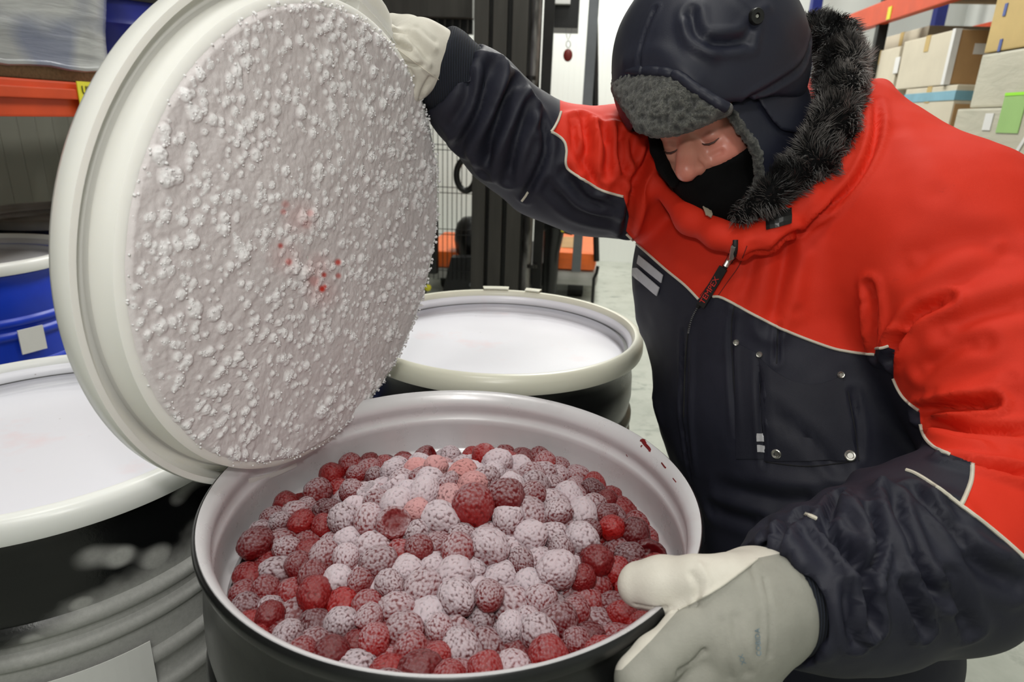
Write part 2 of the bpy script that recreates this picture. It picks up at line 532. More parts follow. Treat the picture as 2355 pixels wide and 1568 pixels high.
wc = wrap.ramp(wn, [(.3, lin(122, 124, 126)), (.5, lin(158, 160, 160)), (.7, lin(198, 200, 200))])
wc = wrap.mix(wrap.math('MULTIPLY', wrap.rng_(wn2, .5, .56), .6), wc, lin(84, 94, 128))
wrap.set('Base Color', wc).set('Roughness', .22); wrap.bump(wn, .7, .01)
wrapt = NT('clear_wrap')
wt = wrapt.noise(5, 4, .6, vec=wrapt.scaled((1, 1, 4)), dist=.5)
wrapt.set('Base Color', wrapt.mix(wt, lin(170, 168, 150), lin(205, 200, 182))).set('Roughness', .25); wrapt.bump(wt, .5, .006)

def ab(mb, lat, al, z, size, bev=0.0):      # box in aisle coordinates
    return mb.box(aw(lat, al, z), size, A_MAT.to_3x3(), bev)
def abuild(mb, name, mat, parent, smooth=False):
    off = parent.location if parent is not None else None
    return mb.build(name, mat, parent, smooth, off)
def text_mesh(txt, size, mat, name, extrude=0.0004):
    cu = bpy.data.curves.new('t', 'FONT'); cu.body = txt; cu.size = size; cu.extrude = extrude
    cu.align_x = 'CENTER'; cu.align_y = 'CENTER'; cu.resolution_u = 3
    to = bpy.data.objects.new('t', cu); link(to)
    dg = bpy.context.evaluated_depsgraph_get()
    me = bpy.data.meshes.new_from_object(to.evaluated_get(dg)); me.name = name
    bpy.data.objects.remove(to); bpy.data.curves.remove(cu)
    me.materials.clear(); me.materials.append(mat)
    return me
def put_mesh(name, me, parent, pos, xdir, ydir):
    x = Vector(xdir).normalized(); y = Vector(ydir); y = (y - x * y.dot(x)).normalized(); z = x.cross(y)
    M = Matrix((x, y, z)).transposed().to_4x4(); 
    o = bpy.data.objects.new(name, me); link(o)
    root = parent
    while root is not None and root.parent is not None: root = root.parent
    off = Vector(root.location) if root is not None else Vector()
    o.parent = parent
    o.matrix_basis = Matrix.Translation(Vector(pos) - off) @ M
    return o

# ------------------------------------------------------------------ left rack with its load
LL = -1.54
pt = hit_lat(0, 176, LL); pb = hit_lat(0, 268, LL)
zbt, zbb = to_a(pt)[2], to_a(pb)[2]
rl = empty('pallet_rack', aw(LL - .5, 2.2, 0), 'orange-beamed pallet rack along the left side, under the wrapped load', 'rack')
bm_ = MB(); ab(bm_, LL - .03, 2.1, (zbt + zbb) / 2, (.05, 3.4, zbt - zbb), .006)
ab(bm_, LL + .0, 2.1, zbt - .035, (.02, 3.4, .03), .004)
beam = abuild(bm_, 'beam', m_orange, rl)
b2 = MB(); ab(b2, LL - 1.07, 2.1, (zbt + zbb) / 2, (.05, 3.4, zbt - zbb), .006); abuild(b2, 'beam', m_orange, rl)
for al_ in (.38, 3.85):
    for la_ in (LL - .05, LL - 1.05):
        u = MB(); ab(u, la_, al_, 1.95, (.08, .07, 3.9), .006); abuild(u, 'upright', m_black, rl)
u = MB(); ab(u, LL - .9, 1.95, .98, (.05, .07, 1.9), .006); abuild(u, 'back_post', m_black, rl)
u = MB(); ab(u, LL - 1.2, 2.1, .52, (.05, 3.4, .10), .006); abuild(u, 'low_rail', m_black, rl)
for k in range(9):  # decking added to block overhead light from the space under the beam
    dk = MB(); ab(dk, LL - .55, .62 + .38 * k, zbt + .004 - .012, (.98, .34, .016), .002); abuild(dk, 'deck_board', m_wood, rl)
# yellow label on the beam
pl = hit_lat(204, 222, LL + .012)
l_ = MB().box(pl, (.003, .085, .085), A_MAT.to_3x3()); lb = l_.build('yellow_label', m_yel, rl, False, rl.location); lb['label'] = 'yellow location label on the orange beam'
me = text_mesh('UL1', .034, m_ink, 'lettering'); put_mesh('lettering', me, lb, pl + L_DIR * .003 + Vector((0, 0, .017)), -A_DIR * -1, (0, 0, 1))
me = text_mesh('JR', .03, m_ink, 'lettering'); put_mesh('lettering', me, lb, pl + L_DIR * .003 + Vector((0, 0, -.024)), A_DIR, (0, 0, 1))
# wrapped pallet load above the beam
al0 = .75; al1 = to_a(hit_lat(312, 60, LL + .02))[1]
wl = empty('wrapped_pallet_load', aw(LL - .5, (al0 + al1) / 2, zbt), 'grey-blue load in stretch wrap on a pallet above the orange beam', 'pallet load')
W_ = MB(); zt = zbt + .75; nx, nz = 60, 26
def wrap_pt(u, k):
    per = [(0, 0), (0, 1), (1, 1), (1, 0)]
    s = u * 4; i = int(s) % 4; t = s - int(s); a = per[i]; b = per[(i + 1) % 4]
    la = a[0] + (b[0] - a[0]) * t; al = a[1] + (b[1] - a[1]) * t
    cx, cy = la - .5, al - .5; r_ = (abs(cx) ** 8 + abs(cy) ** 8) ** (1 / 8.) / .5
    cx, cy = cx / max(r_, .9), cy / max(r_, .9)
    h = k / nz; bul = 1 + .02 * math.sin(h * 9 + u * 7) - .05 * max(0, .22 - h) * 2
    return aw(LL - .48 + cx * 1.0 * bul, (al0 + al1) / 2 + cy * (al1 - al0) * bul, zbt + .045 + h * .75)
vs = [wrap_pt(i / 80, k) for k in range(nz + 1) for i in range(80)]
fs = [(k * 80 + i, k * 80 + (i + 1) % 80, (k + 1) * 80 + (i + 1) % 80, (k + 1) * 80 + i) for k in range(nz) for i in range(80)]
fs.append(tuple(nz * 80 + i for i in range(80)))
W_.add(vs, fs); abuild(W_, 'wrapping', wrap.m, wl, True)
for la_ in (-.08, -.48, -.88):
    pr = MB(); ab(pr, LL + la_, (al0 + al1) / 2, zbt + .022, (.1, al1 - al0 - .05, .04), .004); abuild(pr, 'pallet_runner', m_wood, wl)
fr = MB(); pts = [wrap_pt((i % 80) / 80, 0) + Vector((0, 0, -.004 + .004 * math.sin(i * 1.7))) for i in range(80)]
fr.tube(pts, .008, 6, closed=True); abuild(fr, 'wrap_hem', wrap.m, wl, True)

# ------------------------------------------------------------------ right racks and cartons
LR = 1.76
q0 = to_a(hit_lat(1960, 30, LR)); q1 = to_a(hit_lat(1960, 74, LR))
zr1, zr0 = q0[2], q1[2]
rr = empty('pallet_rack', aw(LR + .5, 3.0, 0), 'orange-beamed pallet rack along the right side above the pale cartons', 'rack')
for la_, nm in ((LR + .03, 'beam'), (LR + 1.05, 'beam')):
    b = MB(); ab(b, la_, 3.65, (zr0 + zr1) / 2, (.05, 5.1, zr1 - zr0), .006); abuild(b, nm, m_orange, rr)
for al_ in (6.15, 4.72, 2.42, 1.1):
    for la_ in (LR + .05, LR + 1.02):
        b = MB(); ab(b, la_ + (.12 if al_ == 2.42 else 0), al_, 1.95, (.06 if al_ == 4.72 else .08, .05 if al_ == 4.72 else .08, 3.9), .006); abuild(b, 'upright', m_rackblue if al_ > 5 else m_black, rr)
for k in range(11):  # decking added to darken the bays below the right beam
    dk = MB(); ab(dk, LR + .55, 2.5 + .2 * k, zr1 - .012, (.96, .17, .018), .002); abuild(dk, 'deck_board', m_wood, rr)
for k in range(10):  # boards added behind the cartons, shade of the rack interior put into their colour
    dk = MB(); ab(dk, LR + 1.12, 2.5 + .22 * k, zr0 - .3, (.012, .2, .5), .002); abuild(dk, 'back_board', simple('dark_back_board', (92, 82, 66), .8) if k == 0 else bpy.data.materials['dark_back_board'], rr)
b = MB(); b.tube([aw(LR + .25, 2.42, zr0 - .3), aw(LR + .55, 2.42, zr0 + .05)], .012, 8); abuild(b, 'brace', m_black, rr)
pl = hit_lat(2045, 30, LR + .003)
b = MB().box(pl, (.003, .05, .07), A_MAT.to_3x3()); lb2 = b.build('yellow_label', m_yel, rr, False, rr.location)
b = MB(); ab(b, LR + .02, 6.15, zr1 - .02, (.1, .09, .07), .004); abuild(b, 'foot_plate', m_orange, rr)

def carton(name, lat, xn, xf, yt, yb, depth, mats, label, ytn=None, tape=None, near=None, extras=()):
    P = hit_lat(xn, yt, lat); Q = hit_lat(xf, yt, lat); B_ = hit_lat(xn, yb, lat)
    a0, a1 = to_a(P)[1], to_a(Q)[1]; z1 = to_a(P)[2]; z0 = to_a(B_)[2]
    if near is not None: a0 = near
    root = empty(name, aw(lat + depth / 2, (a0 + a1) / 2, z0), label, 'box', 'cartons stacked on the right side')
    m = MB(); ab(m, lat + depth / 2, (a0 + a1) / 2, (z0 + z1) / 2, (depth, a1 - a0, z1 - z0), .006)
    abuild(m, 'box_body', mats, root)
    f = MB()
    ab(f, lat + depth / 2, (a0 + a1) / 2, z1 + .0015, (depth, .05, .002)); ab(f, lat - .001, (a0 + a1) / 2, z1 - .04, (.002, .05, .08))
    abuild(f, 'tape', tape or m_cardyel, root)
    return root, a0, a1, z0, z1
ra, a0A, a1A, z0A, z1A = carton('carton', LR + .06, 2203, 2087, 66, 192, .8, m_card, 'large pale carton behind the shoulder, topmost of the middle stack')
rb, a0B, a1B, z0B, z1B = carton('carton', LR + .06, 2203, 2087, 194, 330, .8, m_card, 'pale carton with a blue tape band, below the topmost middle carton')
st = MB(); ab(st, LR + .46, (a0B + a1B) / 2, z1B - .05, (.806, (a1B - a0B) + .006, .045)); st_o = abuild(st, 'tape_band', m_stripe, rb)
zz = z0B
for k, lb_ in enumerate(('pale carton resting low in the middle stack, hidden by the red shoulder', 'pale carton at the foot of the middle stack, on the floor')):
    z2 = zz / 2 if k == 0 else 0.0
    r_ = empty('carton', aw(LR + .46, (a0A + a1A) / 2, z2), lb_, 'box', 'cartons stacked on the right side')
    m = MB(); ab(m, LR + .46, (a0A + a1A) / 2, (z2 + zz) / 2, (.8, a1A - a0A, zz - z2 - .002), .006); abuild(m, 'box_body', m_cardbrown, r_); zz = z2
# corner protector strip and label of the top carton
cp = MB(); ab(cp, LR + .058, a0A - .004, (z0A + z1A) / 2, (.03, .03, z1A - z0A)); abuild(cp, 'corner_strip', m_paper, ra)
nf = MB(); ab(nf, LR + .46, a0A - .003, (z0A + z1A) / 2, (.79, .004, z1A - z0A - .01)); abuild(nf, 'end_flap', m_cardbrown, ra)
nf = MB(); ab(nf, LR + .46, a0B - .006, (z0B + z1B) / 2 - .04, (.79, .004, z1B - z0B - .1)); abuild(nf, 'end_flap', m_cardbrown, rb)
lbm = MB(); ab(lbm, LR + .22, a0A - .006, z1A - .09, (.13, .003, .05)); abuild(lbm, 'paper_label', m_paper, ra)
rc, a0C, a1C, z0C, z1C = carton('carton', LR + .06, 2080, 1985, 104, 420, .8, m_card, 'pale carton with white labels beside the fur collar', near=a1A + .04)
for px_, py_ in ((2012, 152), (2062, 150)):
    p_ = hit_lat(px_, py_, LR + .058); m = MB().box(p_, (.003, .06, .09), A_MAT.to_3x3()); m.build('paper_label', m_paper, rc, False, rc.location)
zz = z0C
r_ = empty('carton', aw(LR + .46, (a0C + a1C) / 2, 0), 'pale carton on the floor under the one with white labels', 'box', 'cartons stacked on the right side')
m = MB(); ab(m, LR + .46, (a0C + a1C) / 2, zz / 2, (.8, a1C - a0C, zz - .002), .006); abuild(m, 'box_body', m_card, r_)
# grey carton further back under the beam
rd, a0D, a1D, z0D, z1D = carton('carton', LR + .25, 2138, 2030, 58, 98, .6, m_card, 'grey carton set back in shade between the beam and the pale cartons')
# nearer stack on the right edge
yb_ = empty('carton', aw(LR + .4, 2.0, to_a(hit_lat(2300, 120, LR + .03))[2]), 'yellow-brown carton with blue tape at the upper right corner', 'box', 'cartons stacked on the right side')
aF = to_a(hit_lat(2278, 60, LR + .03))[1]; zY = to_a(hit_lat(2290, 118, LR + .03))[2]
m = MB(); ab(m, LR + .43, aF - .3, zY + .17, (.8, .6, .34), .006); abuild(m, 'box_body', m_cardyel, yb_)
for py_ in (22, 104):
    p_ = hit_lat(2312 if py_ < 50 else 2300, py_, LR + .028); mm = MB().box(p_, (.003, .02, .05), A_MAT.to_3x3()); mm.build('blue_tape', m_tapeblue, yb_, False, yb_.location)
wb = empty('wrapped_carton', aw(LR + .4, aF - .3, zY - .36), 'carton in clear wrap below the yellow-brown one, with a dark tape strip', 'box', 'cartons stacked on the right side')
m = MB(); ab(m, LR + .43, aF - .3, zY - .12, (.8, .62, .23), .01); abuild(m, 'box_body', wrapt.m, wb)
gb = empty('wrapped_carton', aw(LR + .4, aF - .3, 0), 'wrapped carton carrying the green paper label at the right edge', 'box', 'cartons stacked on the right side')
m = MB(); ab(m, LR + .41, aF - .3, (zY - .24) / 2, (.84, .66, zY - .24), .01); abuild(m, 'box_body', wrapt.m, gb)
p_ = hit_lat(2326, 262, LR - .012); m = MB().box(p_, (.003, .15, .15), A_MAT.to_3x3()); gl = m.build('green_label', m_green, gb, False, gb.location); gl['label'] = 'pale green paper label'
m = MB().box(p_ + Vector((0, 0, .078)) + L_DIR * -.001, (.004, .15, .012), A_MAT.to_3x3()); m.build('label_edge', m_greenb, gb, False, gb.location)
p_ = hit_lat(2272, 280, LR - .012); m = MB().box(p_, (.003, .06, .07), A_MAT.to_3x3()); m.build('paper_label', m_paper, gb, False, gb.location)
p_ = hit_lat(2345, 338, LR - .012); m = MB().box(p_, (.003, .018, .09), A_MAT.to_3x3() @ Matrix.Rotation(.5, 3, 'X')); m.build('paper_strip', m_paper, gb, False, gb.location)
# goods on top of the right beam
gp = empty('wooden_pallet', aw(LR + .5, 2.9, zr1), 'wooden pallet end on top of the right orange beam', 'pallet')
for k in range(5):
    m = MB(); ab(m, LR + .1 + .2 * k, 2.95, zr1 + .1, (.12, 1.0, .02), .003); abuild(m, 'slat', m_wood, gp)
for k in range(3):
    m = MB(); ab(m, LR + .12 + .38 * k, 2.95, zr1 + .045, (.1, 1.0, .088), .003); abuild(m, 'runner', m_wood, gp)
wg = empty('white_carton', aw(LR + .5, 3.95, zr1), 'white wrapped box standing on the right beam beside the blue post', 'box')
m = MB(); ab(m, LR + .5, 3.98, zr1 + .2, (.9, .7, .38), .01); abuild(m, 'box_body', m_paper, wg)
m = MB(); ab(m, LR + .5, 3.98, zr1 + .012, (.92, .72, .02), .002); abuild(m, 'tray', m_yel, wg)

# ------------------------------------------------------------------ forklift
FA = 4.35
fk = empty('forklift', aw(0, 4.9, 0), 'dark-masted forklift with an orange body standing in the aisle behind the drums', 'forklift')
m_mast = simple('dark_mast_steel', (66, 64, 60), .42, .35, var=.18, vscale=4, bump=.12, bscale=30, stretch=(6, 6, .6))
m_mast2 = simple('greasy_black_steel', (22, 21, 20), .35, .3, var=.5, vscale=6)
m_chrome = NT('oily_cylinder'); cn_ = m_chrome.noise(5, 4, .6, vec=m_chrome.scaled((3, 3, .7)))
m_chrome.set('Base Color', m_chrome.ramp(cn_, [(.4, lin(52, 50, 48)), (.62, lin(128, 126, 124))])).set('Metallic', .7).set('Roughness', .35)
m_post = simple('grey_steel_post', (112, 116, 120), .35, .6, var=.1)
m_fork_or = simple('orange_truck_paint', (240, 112, 40), .35, var=.08)
m_truckgrey = simple('grey_truck_panel', (176, 176, 172), .4, var=.05)
m_red = simple('dark_red_tag', (112, 28, 20), .4)
def pr(x0, y0, x1, y1, al):
    a = to_a(hit_al(x0, (y0 + y1) / 2, al)); b = to_a(hit_al(x1, (y0 + y1) / 2, al))
    c_ = to_a(hit_al((x0 + x1) / 2, y0, al)); d_ = to_a(hit_al((x0 + x1) / 2, y1, al))
    return a[0], b[0], d_[2], c_[2]
def fbox(name, x0, y0, x1, y1, al, dep, mat, parent=fk, bev=.004, zfloor=None, ztop=None, label=None, smooth=False):
    l0, l1, z0, z1 = pr(x0, y0, x1, y1, al)
    if zfloor is not None: z0 = zfloor
    if ztop is not None: z1 = ztop
    m = MB(); ab(m, (l0 + l1) / 2, al + dep / 2, (z0 + z1) / 2, (l1 - l0, dep, z1 - z0), bev)
    o = abuild(m, name, mat, parent, smooth)
    if label: o['label'] = label
    return o
for x0, x1, dp in ((1086, 1117, 0), (1127, 1158, .02), (1169, 1203, 0)):
    fbox('mast_rail', x0, 100, x1, 600, FA + dp, .1, m_mast, zfloor=.05, ztop=2.15)
for x0, x1 in ((1116, 1128), (1157, 1170)):
    fbox('mast_channel', x0, 100, x1, 600, FA + .06, .05, m_mast2, zfloor=.05, ztop=2.12)
fbox('mast_channel', 1203, 100, 1213, 600, FA + .03, .06, m_mast2, zfloor=.05, ztop=2.12)
cyl = MB(); pc = to_a(hit_al(1222, 300, FA + .05)); cyl.tube([aw(pc[0], pc[1], .08), aw(pc[0], pc[1], 2.1)], .038, 24); abuild(cyl, 'lift_cylinder', m_chrome.m, fk, True)
fbox('chain_guard', 1236, 100, 1259, 600, FA + .05, .05, m_mast2, zfloor=.08, ztop=2.1)
for yy in (180, 330, 470, 610):
    p_ = hit_al(1222, yy, FA + .05); r_ = MB(); r_.tube([p_ + Vector((0, 0, -.012)), p_ + Vector((0, 0, .012))], .046, 20); abuild(r_, 'clamp_ring', m_mast2, fk, True)
fbox('top_beam', 860, -60, 1087, 38, FA + .1, .1, m_mast)
fbox('carriage_bar', 862, 40, 1087, 76, FA + .22, .05, m_mast2)
for k in range(12):
    x_ = 880 + k * 17.5; fbox('grille_bar', x_, 38, x_ + 4, 74, FA + .19, .02, m_mast)
fbox('roof_guard', 1258, -50, 1332, 64, FA + .3, .3, m_black)
fbox('roof_guard_lamp', 1277, -20, 1312, 9, FA + .26, .05, m_paper)
fbox('side_post', 1331, 40, 1353, 690, FA + .25, .06, m_post, zfloor=.3, ztop=2.15)
fbox('post_edge', 1353, 40, 1356, 210, FA + .27, .03, m_post, ztop=2.15)
cb = MB(); pts = []
for x_, y_ in ((1362, -60), (1366, 0), (1368, 60), (1369, 150), (1369, 260), (1368, 400), (1370, 520), (1372, 600)): pts.append(hit_al(x_, y_, FA + .5))
cb.tube(pts, .022, 12); abuild(cb, 'black_post', m_black, fk, True)
# tag on a wire loop
p0 = hit_al(1306, 66, FA + .28)
tg = MB(); pc = hit_al(1306, 127, FA + .28)
tg.lathe([(0, -.003), (.026, -.003), (.03, 0), (.026, .003), (0, .003)], 24, Matrix.Translation(pc) @ A_MAT @ Matrix.Rotation(R(90), 4, 'X') @ Matrix.Diagonal((1.0, 1.3, 1, 1)))
tgo = abuild(tg, 'red_tag', m_red, fk, True); tgo['label'] = 'round dark red tag hanging on a wire loop'
wr = MB(); wr.tube([hit_al(1301, 64, FA + .28), hit_al(1303, 82, FA + .28), hit_al(1306, 93, FA + .28), hit_al(1311, 82, FA + .28), hit_al(1316, 64, FA + .28)], .0018, 6)
ring = [hit_al(1307 + 5 * math.cos(t), 102 + 8 * math.sin(t), FA + .28) for t in np.linspace(0, 2 * math.pi, 16, endpoint=False)]
wr.tube(ring, .002, 6, closed=True); abuild(wr, 'tag_wire', m_post, fk)
# wire screen
lx0, lx1, zz0, zz1 = pr(862, 74, 1088, 640, FA + .3)
k = 0; x_ = 866
while x_ < 1088:
    pa = to_a(hit_al(x_, 74, FA + .3)); pb_ = to_a(hit_al(x_, 640, FA + .3))
    w = MB(); w.tube([aw(pa[0], FA + .3, zz0), aw(pa[0], FA + .3, zz1)], .0028, 6); abuild(w, 'screen_wire', m_mast2, fk); x_ += 11.7
for y_ in (138, 150, 233, 245, 330, 342, 427, 440, 523, 535, 618):
    pa = to_a(hit_al(960, y_, FA + .3)); w = MB(); w.tube([aw(lx0, FA + .295, pa[2]), aw(lx1, FA + .295, pa[2])], .0028, 6); abuild(w, 'screen_wire', m_mast2, fk)
# steering ring, seat, brackets and body
rg = [hit_al(1072 + 22 * math.cos(t), 402 + 36 * math.sin(t), FA + .12) for t in np.linspace(0, 2 * math.pi, 28, endpoint=False)]
m = MB(); m.tube(rg, .022, 12, closed=True); abuild(m, 'hose_loop', m_blackplastic, fk, True)
pc = hit_al(1085, 545, FA + .62); m = MB()
m.lathe([(0, .16), (.07, .15), (.11, .11), (.13, .05), (.135, -.02), (.12, -.12), (.09, -.16), (0, -.17)], 28, Matrix.Translation(pc)); abuild(m, 'seat_back', m_blackplastic, fk, True)
fbox('bracket', 966, 482, 999, 600, FA + .12, .1, m_blackplastic, bev=.01)
fbox('bracket', 950, 500, 972, 690, FA + .16, .12, m_blackplastic, bev=.01)
fbox('bracket', 930, 585, 1000, 700, FA + .2, .12, m_mast2, bev=.01, zfloor=.25)
fbox('bracket_arm', 986, 510, 1004, 700, FA + .14, .06, m_blackplastic, bev=.008, zfloor=.25)
for q_ in ((958, 486), (992, 512), (990, 540), (940, 640), (928, 665), (1084, 655)):
    pc = hit_al(q_[0], q_[1], FA + .1); m = MB(); m.lathe([(0, -.012), (.016, -.012), (.018, 0), (.012, .01), (0, .012)], 10, Matrix.Translation(pc) @ A_MAT @ Matrix.Rotation(R(90), 4, 'X')); abuild(m, 'bolt', m_post, fk, True)
pc = hit_al(984, 662, FA + .1); m = MB(); m.lathe([(0, -.012), (.022, -.012), (.022, .006), (0, .012)], 14, Matrix.Translation(pc) @ A_MAT @ Matrix.Rotation(R(90), 4, 'X')); abuild(m, 'yellow_cap', m_yel, fk, True)
pp = [hit_al(x, y, FA + .32) for x, y in ((1037, 592), (1090, 592), (1090, 720), (1012, 720), (1020, 660))]
m = MB().prism(pp, A_DIR * 0, A_DIR * .1); abuild(m, 'front_panel', m_black, fk)
fbox('body', 968, 578, 1100, 616, FA + .55, .9, m_fork_or, bev=.03)
fbox('body', 1262, 580, 1372, 622, FA + .55, .9, m_fork_or, bev=.05)
fbox('body_skirt', 968, 616, 1100, 700, FA + .56, .9, m_truckgrey, bev=.02, zfloor=.12)
fbox('body_skirt', 1262, 622, 1374, 700, FA + .56, .9, m_truckgrey, bev=.05, zfloor=.12)
fbox('hood', 1288, 568, 1330, 600, FA + .7, .5, m_cardbrown, bev=.03)
fbox('battery_box', 1100, 600, 1262, 700, FA + .5, .9, m_black, bev=.02, zfloor=.12)
m = MB(); pts = [hit_al(x, y, FA + .3) for x, y in ((1375, 612), (1372, 628), (1366, 640), (1362, 700), (1361, 740))]
m.tube(pts, .012, 10); abuild(m, 'guard_hoop', m_black, fk, True)
m = MB(); pts = [hit_al(x, y, FA + .35) for x, y in ((1248, 520), (1275, 505), (1295, 512), (1312, 530), (1318, 538))]
m.tube(pts, [.05, .07, .075, .04, .015], 16); abuild(m, 'motor_head', m_blackplastic, fk, True)
m = MB(); pts = [hit_al(x, y, FA + .36) for x, y in ((1275, 520), (1268, 580), (1262, 690))]
m.tube(pts, [.08, .06, .05], 16); abuild(m, 'steering_column', m_blackplastic, fk, True)
m = MB(); pc = hit_al(1294, 525, FA + .28); m.tube([pc + Vector((0, 0, -.025)), pc + Vector((0, 0, .025))], .012, 8); abuild(m, 'yellow_lever', m_yel, fk, True)
la0 = pr(1000, 600, 1360, 700, FA + .6)
for la_, al_ in ((la0[0] + .1, .75), (la0[1] - .12, .75), (la0[0] + .1, 1.35), (la0[1] - .12, 1.35)):
    m = MB(); ctr = aw(la_, FA + al_, .13); m.tube([ctr - L_DIR * .06, ctr + L_DIR * .06], .13, 24); abuild(m, 'wheel', m_blackplastic, fk, True)
for sx in (1100, 1185):
    l0, l1, _, _ = pr(sx, 600, sx + 45, 700, FA - .02)
    m = MB(); ab(m, (l0 + l1) / 2, FA - .45, .045, (.11, .9, .035), .008); abuild(m, 'fork', m_mast, fk)
# ------------------------------------------------------------------ drums and lids
ms = NT('black_drum_plastic')
msn = ms.noise(5, 5, .6)
ms.set('Base Color', ms.mix(msn, lin(14, 15, 16), lin(26, 27, 28))).set('Roughness', ms.rng_(msn, .3, .7, .22, .4)); ms.bump(ms.noise(120, 2), .08, .001)
# drum shell carrying hoar frost on its lower part
fs_ = NT('frosted_black_drum_plastic')
sep = fs_.n('ShaderNodeSeparateXYZ'); fs_.l(fs_.coord(), sep.inputs[0])
v_ = fs_.voro(17, 'SMOOTH_F1', vec=fs_.scaled((1, 1, 1.25))); blob = fs_.rng_(v_.outputs['Distance'], .42, .2, 0, 1, True)
nn = fs_.noise(5, 4, .6)
hgt = fs_.math('ADD', fs_.rng_(sep.outputs[2], .84, .60, 0, 1), fs_.math('MULTIPLY', fs_.math('SUBTRACT', sep.outputs[0], .21), 2.2))
msk = fs_.math('ADD', fs_.math('MULTIPLY', hgt, 1.0), fs_.math('MULTIPLY', fs_.math('SUBTRACT', nn, .5), .6))
solid = fs_.rng_(msk, .50, .72, 0, 1, True)
spots = fs_.math('MULTIPLY', blob, fs_.rng_(msk, .10, .30, 0, 1, True))
fr_ = fs_.math('MAXIMUM', solid, spots, clamp=True)
fine = fs_.noise(150, 3, .7)
fs_.set('Base Color', fs_.mix(fs_.math('MULTIPLY', fr_, .85), lin(15, 16, 17), fs_.mix(fine, lin(165, 165, 162), lin(200, 200, 197))))
fs_.set('Roughness', fs_.rng_(fr_, 0, 1, .25, .85)); fs_.bump(fine, .25, .001)

liner = NT('grey_steel_liner')
ln = liner.noise(4, 5, .6); ln2 = liner.noise(26, 4, .65)
lc = liner.mix(ln, lin(206, 205, 208), lin(232, 231, 234))
lc = liner.mix(liner.math('MULTIPLY', liner.rng_(liner.noise(7, 4, .6, dist=.6), .55, .75), .22), lc, lin(168, 128, 128))
juice = liner.rng_(liner.noise(13, 3, .5), .765, .79)
lc = liner.mix(juice, lc, lin(120, 20, 22))
liner.set('Base Color', lc).set('Metallic', .2).set('Roughness', liner.rng_(ln2, .3, .7, .24, .40)); liner.bump(ln2, .08, .001)
liner2 = NT('pale_drum_lining')
l2n = liner2.noise(5, 4)
liner2.set('Base Color', liner2.mix(liner2.math('MULTIPLY', liner2.rng_(liner2.noise(7, 4, .6, dist=.6), .5, .75), .4), liner2.mix(l2n, lin(196, 196, 200), lin(222, 222, 226)), lin(190, 160, 160)))
liner2.set('Roughness', .32).set('Metallic', .1)

def plastic_white(name, rgb, pink=0.0, sss=.15):
    m = NT(name); n = m.noise(3, 4, .6); c = lin(*rgb)
    col = m.mix(n, tuple(k * .93 for k in c[:3]), c)
    if pink:
        pk = m.rng_(m.noise(7, 4, .6), .58, .75)
        col = m.mix(m.math('MULTIPLY', pk, pink), col, lin(236, 190, 190))
    speck = m.rng_(m.noise(70, 2, .4), .79, .82)
    col = m.mix(m.math('MULTIPLY', speck, .5), col, lin(110, 95, 85))
    m.set('Base Color', col).set('Roughness', .3).set('Subsurface Weight', sss).set('Subsurface Scale', .01)
    m.b.inputs['Subsurface Radius'].default_value = (1, .9, .7)
    m.bump(m.noise(40, 3), .05, .001)
    return m.m
m_lid = plastic_white('white_lid_plastic', (238, 239, 236))
m_lidc = plastic_white('cream_lid_rim_plastic', (232, 231, 214))
m_panel = plastic_white('frosty_white_lid_panel', (232, 232, 240), .35, 0)
m_panel_b = plastic_white('grey_white_lid_panel', (200, 200, 204), .1, 0)

H_DRUM = .897
def drum_frame(P):
    return Matrix.Translation(Vector((P.x, P.y, 0)))
def rib(prof, z, r0, dr, hh):
    prof += [(r0, z + hh), (r0 + dr * .7, z + hh * .6), (r0 + dr, z + hh * .3), (r0 + dr, z - hh * .3), (r0 + dr * .7, z - hh * .6), (r0, z - hh)]
def open_drum(P, H):
    root = empty('drum', (P.x, P.y, 0), 'open black drum filled with frozen raspberries, grey inside, held at its rim', 'drum')
    pr_ = [(.293, H - .0015), (.2965, H - .0005), (.2992, H - .003), (.300, H - .008), (.298, H - .016), (.292, H - .02), (.290, H - .03), (.2935, H - .05), (.2975, H - .09), (.2985, H - .12)]
    for z in (H - .17, H - .21): rib(pr_, z, .294, .008, .016)
    pr_ += [(.296, H - .28), (.297, .62)]
    for z in (.56, .5, .3, .24): rib(pr_, z, .295, .008, .018)
    pr_ += [(.292, .08), (.285, .02), (.27, 0), (0, 0)]
    m = MB().lathe(pr_, 160); sh = m.build('drum_shell', ms.m, root, True)
    pi = [(.2962, H - .002), (.295, H + .0004), (.2915, H - .001), (.286, H - .007), (.2825, H - .016), (.282, H - .024), (.286, H - .032), (.2865, H - .040), (.283, H - .046), (.2815, H - .05),
          (.283, H - .058), (.2845, H - .075), (.2845, H - .1), (.281, H - .106), (.276, H - .108), (.274, H - .112), (.276, H - .12), (.279, H - .13), (.281, H - .2), (.28, .3), (.2, .28), (0, .28)]
    m = MB().lathe(pi, 160); li = m.build('liner', liner.m, root, True); li['label'] = 'grey steel inner lining with stepped neck'
    return root
